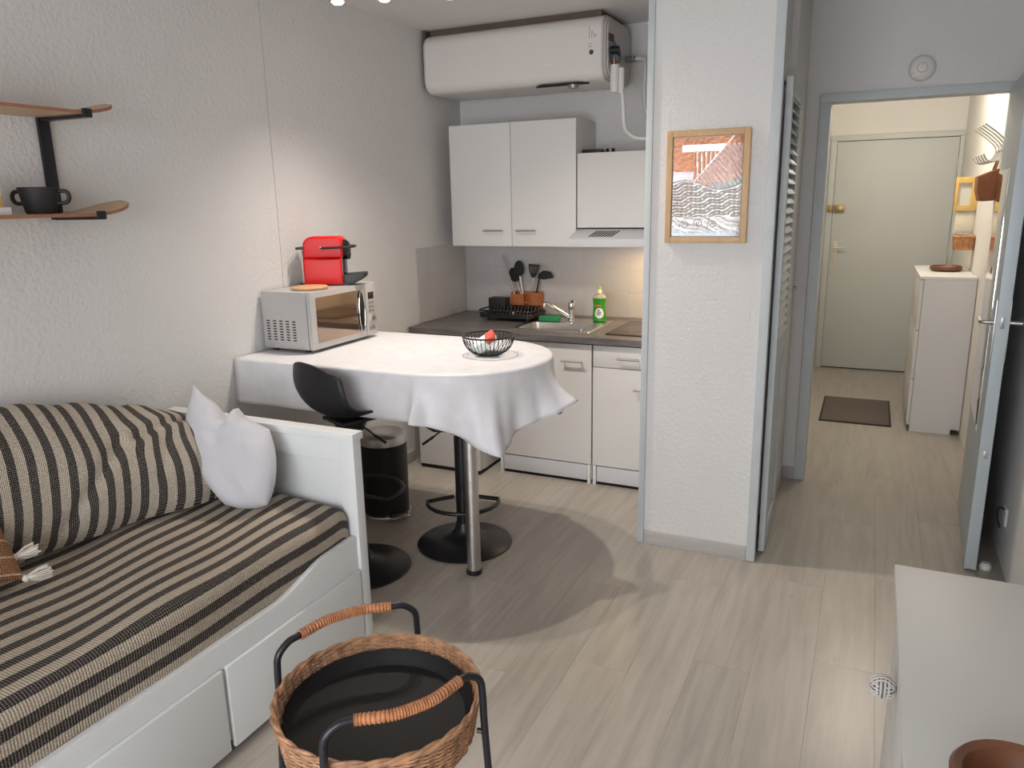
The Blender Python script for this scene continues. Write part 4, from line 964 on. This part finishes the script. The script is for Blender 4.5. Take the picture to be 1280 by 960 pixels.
# ------------------------------------------------------------------ wall shelf unit
sh = thing('wall_shelf', 'two wooden boards with upturned ends on a black steel bracket', 'shelf', (XL, 1.735, 1.56))
def board(z, y0, y1):
    mb = MB(); NY, NX = 44, 8
    def f(s):
        def g(u, v):
            y = lerp(y0, y1, u); e = max(0, (y-(y1-0.20))/0.20)
            zz = z + 0.042*e**2.0
            # rounded tip
            half = 0.105
            if y > y1-0.10: half *= math.sqrt(max(0.0, 1-((y-(y1-0.10))/0.10)**2))
            xx = 0.118 + (2*v-1)*half
            return (xx, y, zz+s*0.005)
        return g
    mb.grid(f(1), NY, NX); mb.grid(f(-1), NY, NX, flip=True)
    ed = MB(); n = NY
    pts = []
    for u in [i/NY for i in range(NY+1)]: pts.append(f(0)(u, 1.0))
    for u in [i/NY for i in range(NY, -1, -1)]: pts.append(f(0)(u, 0.0))
    vs = []; fs = []
    for p in pts: vs += [(p[0], p[1], p[2]-0.0052), (p[0], p[1], p[2]+0.0052)]
    for i in range(len(pts)-1): fs.append((2*i, 2*i+2, 2*i+3, 2*i+1))
    ed.add(vs, fs)
    b = mb.build('board', 'shelfwood', sh, 'birch plywood board'); ed.build('board_edge', 'plyedge', b)
    return b
board(0.002, -0.75, 0.165); board(0.318, -0.75, 0.150)
MB().box(0.001, 0.014, -0.020, 0.020, -0.012, 0.318, 0.002).build('upright', 'blackmetal', sh)
for z, y in ((-0.0135, 0.0), (0.3025, 0.0)):
    MB().box(0.014, 0.225, y-0.013, y+0.013, z, z+0.010, 0.002).box(0.221, 0.233, y-0.015, y+0.015, z, z+0.028, 0.004).build('bracket_arm', 'blackmetal', sh)
mg = thing('mug', 'dark stoneware mug with two handles on the lower shelf', 'mug', (-2.388, 1.605, 1.5680))
MB().lathe([(0.0001, 0.0005), (0.040, 0.0005), (0.044, 0.006), (0.058, 0.080), (0.0565, 0.082), (0.054, 0.080), (0.041, 0.010), (0.0001, 0.010)], 36).build('body', 'mug', mg)
for a in (R(205), R(40)):
    c_, s_ = math.cos(a), math.sin(a)
    MB().tube(smooth_path([(0.052*c_, 0.052*s_, 0.070), (0.078*c_, 0.078*s_, 0.068), (0.085*c_, 0.085*s_, 0.050), (0.074*c_, 0.074*s_, 0.034), (0.048*c_, 0.048*s_, 0.034)], 5), 0.0065, 10).build('handle', 'mug', mg)
bx = tag(MB().box(-0.04, 0.04, -0.03, 0.03, 0, 0.022, 0.002).build('white_box', 'white'), 'low white box at the left edge of the lower shelf', 'box'); bx.location = (-2.385, 1.455, 1.5682)
ca = thing('card_box', 'cream and amber box standing on the small white box', 'box', (-2.385, 1.440, 1.5904))
MB().box(-0.036, 0.036, -0.026, 0.026, 0, 0.030, 0.002).build('lower_half', 'amber', ca); MB().box(-0.036, 0.036, -0.026, 0.026, 0.0302, 0.066, 0.002).build('upper_half', 'cream', ca)

# ------------------------------------------------------------------ rattan tray table
tt = thing('tray_table', 'round rattan tray table with black metal legs in the foreground', 'tray table', (-0.938, 1.242, 0))
RR, RZ0, RZ1 = 0.2375, 0.390, 0.500
NST = 44; rows = 20
wv = MB(); N_ = NST*4
for r_ in range(rows):
    q = r_/(rows-1); z = lerp(RZ0+0.004, RZ1-0.010, q); rad = RR-0.010-0.016*(1-q)
    ring = []
    for k in range(N_):
        rr_ = rad+0.0036*math.sin(math.pi*k/4+math.pi*(r_ % 2)); a = 2*math.pi*k/N_
        ring.append((rr_*math.cos(a), rr_*math.sin(a), z+0.0009*math.sin(k*1.7+r_*2)))
    wv.tube(ring, 0.0034, 5, closed=True)
wv.build('woven_wall', 'rattan', tt, 'woven brown rattan side')['kind'] = 'stuff'
sk_ = MB().tube([(RR-0.026, 0, RZ0), (RR-0.010, 0, RZ1-0.006)], 0.0028, 6).mesh('stake')
for k in range(NST): inst('stake', sk_, 'rattan', tt, (0, 0, 0), (0, 0, 2*math.pi*(k+0.5)/NST))
rmb = MB()
for q in range(2):
    rmb.tube([((RR-0.007+0.0035*math.cos(math.pi*q+k*0.42))*math.cos(2*math.pi*k/200), (RR-0.007+0.0035*math.cos(math.pi*q+k*0.42))*math.sin(2*math.pi*k/200), RZ1-0.004+0.0035*math.sin(math.pi*q+k*0.42)) for k in range(200)], 0.0048, 6, closed=True)
rmb.build('braided_rim', 'rattan', tt)
TF = RZ1-0.066
tr = MB().lathe([(0.0001, TF-0.004), (RR-0.040, TF-0.004), (RR-0.031, TF+0.004), (RR-0.025, RZ1-0.030), (RR-0.028, RZ1-0.028), (RR-0.034, TF+0.008), (RR-0.042, TF), (0.0001, TF)], 72).build('tray', 'trayblack', tt, 'black metal tray insert')
MB().lathe([(0.0001, RZ0-0.002), (RR-0.026, RZ0-0.002), (RR-0.026, RZ0+0.003), (0.0001, RZ0+0.003)], 48).build('basket_floor', 'rattan', tt)
HZ = 0.588
for mid in (147.3, 326.0):
    A = [RR*0.995*math.cos(R(mid-46.5)), RR*0.995*math.sin(R(mid-46.5))]; B = [RR*0.995*math.cos(R(mid+46.5)), RR*0.995*math.sin(R(mid+46.5))]
    def pt(t, z, bow=0.0):
        nx, ny = math.cos(R(mid)), math.sin(R(mid)); return (lerp(A[0], B[0], t)+nx*bow, lerp(A[1], B[1], t)+ny*bow, z)
    def sp(t, z, k): p = pt(t, z); return (p[0]*k, p[1]*k, z)
    path = [sp(0, 0.0, 1.16), sp(0, 0.25, 1.10), sp(0, 0.44, 1.055), sp(0, 0.52, 1.045), sp(0.012, 0.560, 1.04), pt(0.07, HZ-0.004, 0.012), pt(0.16, HZ, 0.020), pt(0.35, HZ, 0.045), pt(0.5, HZ, 0.050), pt(0.65, HZ, 0.045), pt(0.84, HZ, 0.020), pt(0.93, HZ-0.004, 0.012), sp(0.988, 0.560, 1.04), sp(1, 0.52, 1.045), sp(1, 0.44, 1.055), sp(1, 0.25, 1.10), sp(1, 0.0, 1.16)]
    fm = MB().tube(smooth_path(path, 6), 0.0085, 12).build('leg_frame', 'blackmetal', tt, 'bent black metal leg and handle frame')
    hp = smooth_path([pt(0.16, HZ, 0.020), pt(0.35, HZ, 0.045), pt(0.5, HZ, 0.050), pt(0.65, HZ, 0.045), pt(0.84, HZ, 0.020)], 34)
    MB().tube(hp, [0.0118+0.0010*(1 if k % 4 < 2 else -1) for k in range(len(hp))], 12).build('handle_wrap', 'wrap', fm, 'orange rattan wrapped grip')
    for t in (0, 1):
        p = sp(t, 0.43, 1.055); q = (p[0]*0.93, p[1]*0.93, 0.43)
        MB().cyl(p, q, 0.006, n=8).build('tray_bolt', 'blackmetal', fm)

# ------------------------------------------------------------------ dresser bottom right
ds = thing('dresser', 'pale lacquered dresser with a knotted cord knob in the right foreground', 'dresser', (0.39, 1.22, 0))
DZ = 0.83
MB().box(-0.293, 0.228, -0.44, 0.425, DZ-0.018, DZ, 0.002).build('top', 'dresser', ds)
MB().box(-0.262, 0.225, -0.428, 0.412, 0.05, DZ-0.0185, 0.001).build('carcass', 'dresser', ds)
for a, z0, z1 in ((0, 0.555, 0.806), (1, 0.305, 0.550), (2, 0.055, 0.300)):
    for y0, y1 in ((-0.428, -0.0095), (-0.0065, 0.412)):
        d = MB().box(-0.280, -0.263, y0, y1, z0, z1, 0.0015).build('drawer', 'dresser', ds)
        yc = (y0+y1)/2; k = MB(); c0 = Vector((-0.304, yc, (z0+z1)/2))
        kb = MB().sphere(c0, 0.0200, 18, 12).cyl(c0, (-0.280, yc, c0.z), 0.006, n=10).build('knob', 'stonegrey', d, 'knotted cord ball knob')
        for ax in range(3):
            e = [Vector((0, 0, 1)), Vector((0, 1, 0)), Vector((1, 0, 0))][ax]; g = [Vector((1, 0, 0)), Vector((0, 0, 1)), Vector((0, 1, 0))][ax]; h = e.cross(g)
            for w in (-0.010, -0.0035, 0.0035, 0.010):
                rr_ = math.sqrt(0.0213**2-w*w)
                pts = []
                for q in range(25):
                    an = R(lerp(-72, 72, q/24)); pts.append(c0 + e*w + (g*math.cos(an)+h*math.sin(an))*rr_)
                k.tube(pts, 0.0019, 5)
                pts = [c0 + e*w - (g*math.cos(R(lerp(-72, 72, q/24)))+h*math.sin(R(lerp(-72, 72, q/24))))*rr_ for q in range(25)]
                k.tube(pts, 0.0019, 5)
        k.build('cord', 'stonelight', kb)
for x, y in ((-0.24, -0.40), (0.20, -0.40), (-0.24, 0.385), (0.20, 0.385)): MB().box(x-0.02, x+0.02, y-0.02, y+0.02, 0, 0.05).build('foot', 'dresser', ds)
wbo = thing('wooden_bowl', 'brown turned wooden bowl on the dresser corner', 'bowl', (0.214, 0.950, DZ+0.0004))
MB().lathe([(0.0001, 0), (0.042, 0), (0.064, 0.016), (0.073, 0.038), (0.075, 0.060), (0.070, 0.067), (0.061, 0.062), (0.056, 0.034), (0.040, 0.014), (0.0001, 0.010)], 44).build('body', 'darkwood', wbo)
tag(MB().prism(rrect(-0.022, 0.022, -0.014, 0.014, 0.006), 'z', 0, 0.012, 0.003).build('folded_slip', 'cotton'), 'pale folded slip lying inside the wooden bowl', 'paper slip').location = (0.215, 0.945, DZ+0.0125)

# ------------------------------------------------------------------ framed picture
pf = thing('picture_frame', 'oak framed embossed foil picture on the white partition', 'picture', (-0.632, PF-0.001, 1.620))
PWd, PHt, FW = 0.333, 0.449, 0.024
for x0, x1, z0, z1, nm in ((-PWd/2, -PWd/2+FW, -PHt/2, PHt/2, 'frame_side'), (PWd/2-FW, PWd/2, -PHt/2, PHt/2, 'frame_side'), (-PWd/2+FW, PWd/2-FW, PHt/2-FW, PHt/2, 'frame_rail'), (-PWd/2+FW, PWd/2-FW, -PHt/2, -PHt/2+FW, 'frame_rail')):
    MB().box(x0, x1, -0.020, 0, z0, z1, 0.002).build(nm, 'framewood', pf)
MB().box(-PWd/2+FW, PWd/2-FW, -0.006, -0.001, -PHt/2+FW, PHt/2-FW).build('backing_board', 'greypaper', pf)
def foil_material():
    m, nt, N, L, b = nodes('embossed_foil_picture')
    at = N.new('ShaderNodeVertexColor'); at.layer_name = 'art'
    L.new(at.outputs['Color'], b.inputs['Base Color'])
    b.inputs['Metallic'].default_value = 0.4; b.inputs['Roughness'].default_value = 0.30
    n = N.new('ShaderNodeTexNoise'); n.inputs['Scale'].default_value = 70; tc = N.new('ShaderNodeTexCoord'); L.new(tc.outputs['Object'], n.inputs['Vector'])
    bp = N.new('ShaderNodeBump'); bp.inputs['Distance'].default_value = 0.0012; L.new(n.outputs['Fac'], bp.inputs['Height']); L.new(bp.outputs[0], b.inputs['Normal'])
    return m
M['foil'] = foil_material()
AW, AH = PWd-2*FW-0.008, PHt-2*FW-0.008
def art(u, v):
    """u to the right, v upward 0..1 -> colour, relief"""
    w = 0.52+0.05*math.sin(u*6.0+0.5)
    rust, salmon, grey, blue, dk = (0.40, 0.17, 0.085), (0.47, 0.30, 0.25), (0.50, 0.475, 0.45), (0.33, 0.37, 0.41), (0.30, 0.285, 0.28)
    if v > w:
        if v-0.55 > (u-0.30)*0.80 or v > 0.93:
            c = rust; h = 0
            if 0.12 < u < 0.75 and 0.86 < v < 0.93: c = (0.80, 0.80, 0.78)
            if 0.30 < u < 0.62 and 0.62 < v < 0.86 and math.sin(u*95+math.sin(v*9)) > 0.35: c = (0.66, 0.54, 0.50); h = 0.001
            if u < 0.30 and v < 0.66: c = (0.50, 0.45, 0.47)
        else:
            c = salmon; h = 0.0006*math.sin((u+v)*90)
            if math.sin((u*0.7+v)*100) > 0.75: c = (0.56, 0.40, 0.35)
            if v < w+0.07 and u > 0.55: c = (0.36, 0.36, 0.36)
        if abs(v-0.55-(u-0.30)*0.80) < 0.008: c = (0.72, 0.66, 0.62)
        return c, h
    if v > w-0.012: return (0.78, 0.76, 0.74), 0.0015
    if v > 0.20:
        q = math.sin(v*95-u*16+1.3*math.sin(u*22+v*14)); h = 0.0014*q+0.0005*math.sin(u*90)
        c = (0.58, 0.55, 0.52) if q > 0 else (0.47, 0.445, 0.42)
        if q > 0.8: c = (0.74, 0.70, 0.67)
        if u < 0.3 and q > 0.3: c = (0.64, 0.53, 0.48)
        return c, h
    if v > 0.045:
        q = math.sin(u*17+v*60+1.4*math.sin(u*10)); return ((0.42, 0.40, 0.39) if q < 0 else (0.56, 0.52, 0.49)), 0.0008*q
    return blue, 0.0
NU, NV = 96, 130
fo = MB().grid(lambda u, v: (AW*(u-0.5)*(1-0.05*(1-v)*(1 if u < 0.5 else 0.2)*0), -0.0075-art(u, v)[1]-0.004*abs(2*u-1)**6, AH*(v-0.5)), NU, NV)
me = fo.mesh('foil_sheet', 180); ca_ = me.color_attributes.new('art', 'FLOAT_COLOR', 'POINT')
for i, vx in enumerate(me.vertices): ca_.data[i].color = (*art(vx.co.x/AW+0.5, vx.co.z/AH+0.5)[0], 1)
fs_ = inst('foil_sheet', me, 'foil', pf); fs_['label'] = 'embossed copper and silver foil sheet with waves'
for k, (cx, cz) in enumerate(((-0.088, -0.152), (-0.030, -0.146), (0.028, -0.150))):
    MB().tube([(cx+(0.003+0.0011*t)*math.cos(t*0.62), -0.0100, cz+(0.003+0.0011*t)*math.sin(t*0.62)) for t in range(17)], 0.0016, 5).build('spiral_relief', 'stonelight', fs_)

# smoke detector
sd = thing('smoke_detector', 'round white smoke detector above the hall doorway', 'smoke detector', (0.150, YF-0.0005, 2.165))
mq = Matrix.Rotation(R(90), 4, 'X')
MB().lathe([(0.0001, 0), (0.060, 0), (0.060, 0.008), (0.052, 0.022), (0.040, 0.030), (0.0001, 0.032)], 36, mtx=mq).build('housing', 'enamel', sd)
MB().tube([mq @ Vector((0.022*math.cos(R(a)), 0.022*math.sin(R(a)), 0.0318)) for a in range(0, 360, 15)], 0.002, 6, closed=True).build('test_button_ring', 'greycap', sd)
MB().prism(rrect(-0.040, 0.0, -0.042, -0.030, 0.003), 'y', -0.028, -0.020, 0.001).build('test_label', 'white', sd)

# ------------------------------------------------------------------ hall
dm = thing('doormat', 'brown grey ribbed doormat on the hall floor', 'mat', (-0.01, 6.06, 0.0004))
MB().box(-0.235, 0.235, -0.37, 0.37, 0, 0.006, 0.001).build('border', 'matedge', dm); MB().box(-0.222, 0.222, -0.355, 0.355, 0.006, 0.009, 0.001).build('pile', 'matgrey', dm)
sc_ = thing('shoe_cabinet', 'tall narrow white shoe cabinet along the right hall wall', 'cabinet', (0.47, 6.08, 0))
MB().box(-0.140, 0.158, -0.438, 0.44, 0.035, 1.030, 0.001).build('body', 'doorgrey', sc_).data.materials[0] = M['lamwhite']
MB().box(-0.168, 0.158, -0.440, 0.445, 1.0305, 1.050, 0.001).build('top', 'lamwhite', sc_)
MB().prism([(-0.138, 0), (0.105, 0), (0.105, 0.03), (0.115, 0.06), (0.158, 0.06), (0.158, 1.028), (-0.138, 1.028)], 'y', -0.4405, -0.4385).build('side_panel', 'lamwhite', sc_)
for z0, z1 in ((0.045, 0.36), (0.365, 0.69), (0.695, 1.025)): MB().box(-0.160, -0.142, -0.435, 0.438, z0, z1, 0.0015).build('flap_door', 'lamwhite', sc_)
for a in (-0.10, 0.09):
    for y in (-0.40, 0.40): MB().box(a-0.015, a+0.015, y-0.015, y+0.015, 0, 0.035).build('foot', 'lamwhite', sc_)
hb_ = thing('key_bowl', 'shallow brown wooden dish on the shoe cabinet', 'dish', (0.478, 6.08, 1.0504))
MB().lathe([(0.0001, 0), (0.085, 0), (0.100, 0.014), (0.100, 0.032), (0.095, 0.036), (0.088, 0.030), (0.080, 0.012), (0.0001, 0.010)], 40).build('body', 'darkwood', hb_)
tag(MB().box(-0.03, 0.03, -0.02, 0.02, 0, 0.016, 0.004).build('key_fob', 'white'), 'pale key fob inside the wooden dish', 'key fob').location = (0.452, 6.07, 1.0612)
ck = thing('coat_rack', 'wire coat rack with five fanned hooks on the hall wall', 'coat rack', (HXR-0.0005, 5.25, 1.83))
MB().box(-0.010, 0, -0.28, 0.28, -0.02, 0.02, 0.003).build('wall_bar', 'whiteplastic', ck)
hk = MB().tube(smooth_path([(-0.125, 0.03, 0.110), (-0.06, 0.012, 0.055), (-0.012, 0, 0.0), (-0.015, 0, -0.045), (-0.05, 0.005, -0.085), (-0.095, 0.012, -0.085), (-0.118, 0.018, -0.050)], 5), 0.0045, 8).mesh('hook')
for i in range(5): inst('hook', hk, 'alu', ck, (0, -0.24+i*0.12, 0))
bg = thing('hanging_bag', 'brown felt bag hanging from the wire coat rack', 'bag', (0.575, 5.32, 1.525))
bp_ = [(-0.032, 0), (0.045, 0.004), (0.050, 0.185), (-0.055, 0.140), (-0.050, 0.060)]
MB().prism(bp_, 'y', -0.085, 0.085, 0.010).build('body', 'bag', bg)
MB().tube(smooth_path([(0.030, -0.05, 0.17), (0.042, -0.02, 0.225), (0.035, 0.0, 0.232), (0.042, 0.03, 0.225), (0.030, 0.05, 0.17)], 5), 0.006, 8).build('strap', 'bag', bg)
yb = thing('key_box', 'mustard yellow framed wall box beyond the hanging bag', 'wall box', (0.560, 6.22, 1.455))
for x0, x1, z0, z1 in ((-0.066, -0.048, 0, 0.225), (0.030, 0.0715, 0, 0.225), (-0.048, 0.030, 0.185, 0.225), (-0.048, 0.030, 0, 0.035)): MB().box(x0, x1, -0.02, 0.06, z0, z1, 0.002).build('frame_bar', 'yellow', yb)
MB().box(-0.048, 0.030, 0.0, 0.05, 0.035, 0.185).build('panel', 'greypaper', yb)
ic = thing('meter_box', 'plain cream box between the yellow wall box and the basket', 'meter box', (0.568, 6.25, 1.300))
MB().box(-0.056, 0.0635, -0.03, 0.05, 0, 0.148, 0.004).build('housing', 'cream', ic); MB().box(-0.046, 0.053, -0.033, -0.0305, 0.012, 0.136, 0.001).build('cover', 'cream', ic)
wk = thing('wall_basket', 'small orange wicker basket fixed low on the hall wall', 'basket', (0.568, 6.10, 1.195))
kb = MB()
for i in range(7):
    z = 0.006+i*0.012; g = 1+0.02*i
    kb.tube([(p[0]*g, p[1]*g, z) for p in rrect(-0.055, 0.055, -0.05, 0.05, 0.018, 4)], 0.0062, 6, closed=True)
kb.build('woven_side', 'wicker', wk); MB().box(-0.050, 0.050, -0.045, 0.045, 0.0, 0.008).build('base', 'wicker', wk)
rb_ = MB().tube([(p[0]*1.13, p[1]*1.13, 0.090) for p in rrect(-0.055, 0.055, -0.05, 0.05, 0.018, 4)], 0.0080, 6, closed=True).build('rim', 'wicker', wk)
# door stop and wall socket behind the leaf
st = thing('door_stop', 'small white round door stop behind the open leaf', 'door stop', (0.556, 3.565, 0.0004))
MB().lathe([(0.0001, 0), (0.022, 0), (0.022, 0.014), (0.017, 0.028), (0.0001, 0.030)], 22).build('base', 'whiteplastic', st)
MB().lathe([(0.0225, 0.008), (0.0240, 0.012), (0.0225, 0.017)], 22).build('rubber_band', 'white', st)
so = thing('wall_socket', 'white socket and cable low on the wall behind the leaf', 'socket', (XR-0.0005, 3.66, 0.215))
MB().box(-0.010, 0, -0.04, 0.04, -0.035, 0.045, 0.003).build('plate', 'whiteplastic', so)
MB().tube(smooth_path([(-0.008, 0.0, 0.03), (-0.03, -0.005, 0.04), (-0.034, -0.01, 0.0), (-0.02, -0.012, -0.05)], 5), 0.004, 8).build('cable', 'mattblack', so)

# ------------------------------------------------------------------ lamps
sb = thing('ceiling_spot_bar', 'bar of small lit ceiling spots above the bar table', 'ceiling lamp', (-1.93, 2.99, ZC-0.0005))
MB().box(-0.40, 0.40, -0.16, 0.06, -0.018, 0, 0.004).build('bar', 'alu', sb)
for k, (x, y) in enumerate(((-0.198, -0.125), (0.0, -0.07), (0.255, 0.03))):
    h = MB().lathe([(0.018, -0.149), (0.030, -0.153), (0.034, -0.131), (0.020, -0.091), (0.010, -0.083), (0.010, -0.010), (0.0001, -0.010)], 20, (x, y, 0)).build('spot_housing', 'alu', sb)
    MB().lathe([(0.0001, -0.1665), (0.018, -0.163), (0.026, -0.155), (0.0001, -0.1535)], 20, (x, y, 0)).build('bulb', 'bulb', h)
    lamp('spot_light', 'SPOT', (-1.93+x, 2.99+y, ZC-0.171), SPOT_W*[0.30, 1.05, 1.5][k], (1.0, 0.91, 0.81), (0, R([-8, -12, -14][k]), 0), spot_size=R([100, 135, 140][k]), spot_blend=1.0, shadow_soft_size=0.016)
hl = thing('hall_ceiling_lamp', 'opal glass ceiling lamp in the hall', 'ceiling lamp', (0.16, 5.75, ZC-0.0005))
MB().lathe([(0.0001, 0), (0.09, 0), (0.09, -0.015), (0.0001, -0.015)][::-1], 28).build('base', 'whiteplastic', hl)
MB().lathe([(0.0001, -0.085), (0.06, -0.075), (0.085, -0.045), (0.085, -0.016), (0.0001, -0.016)], 28).build('shade', 'halllamp', hl)
lamp('hall_light', 'POINT', (0.16, 5.75, ZC-0.14), HALL_W, (1.0, 0.93, 0.81), shadow_soft_size=0.05)
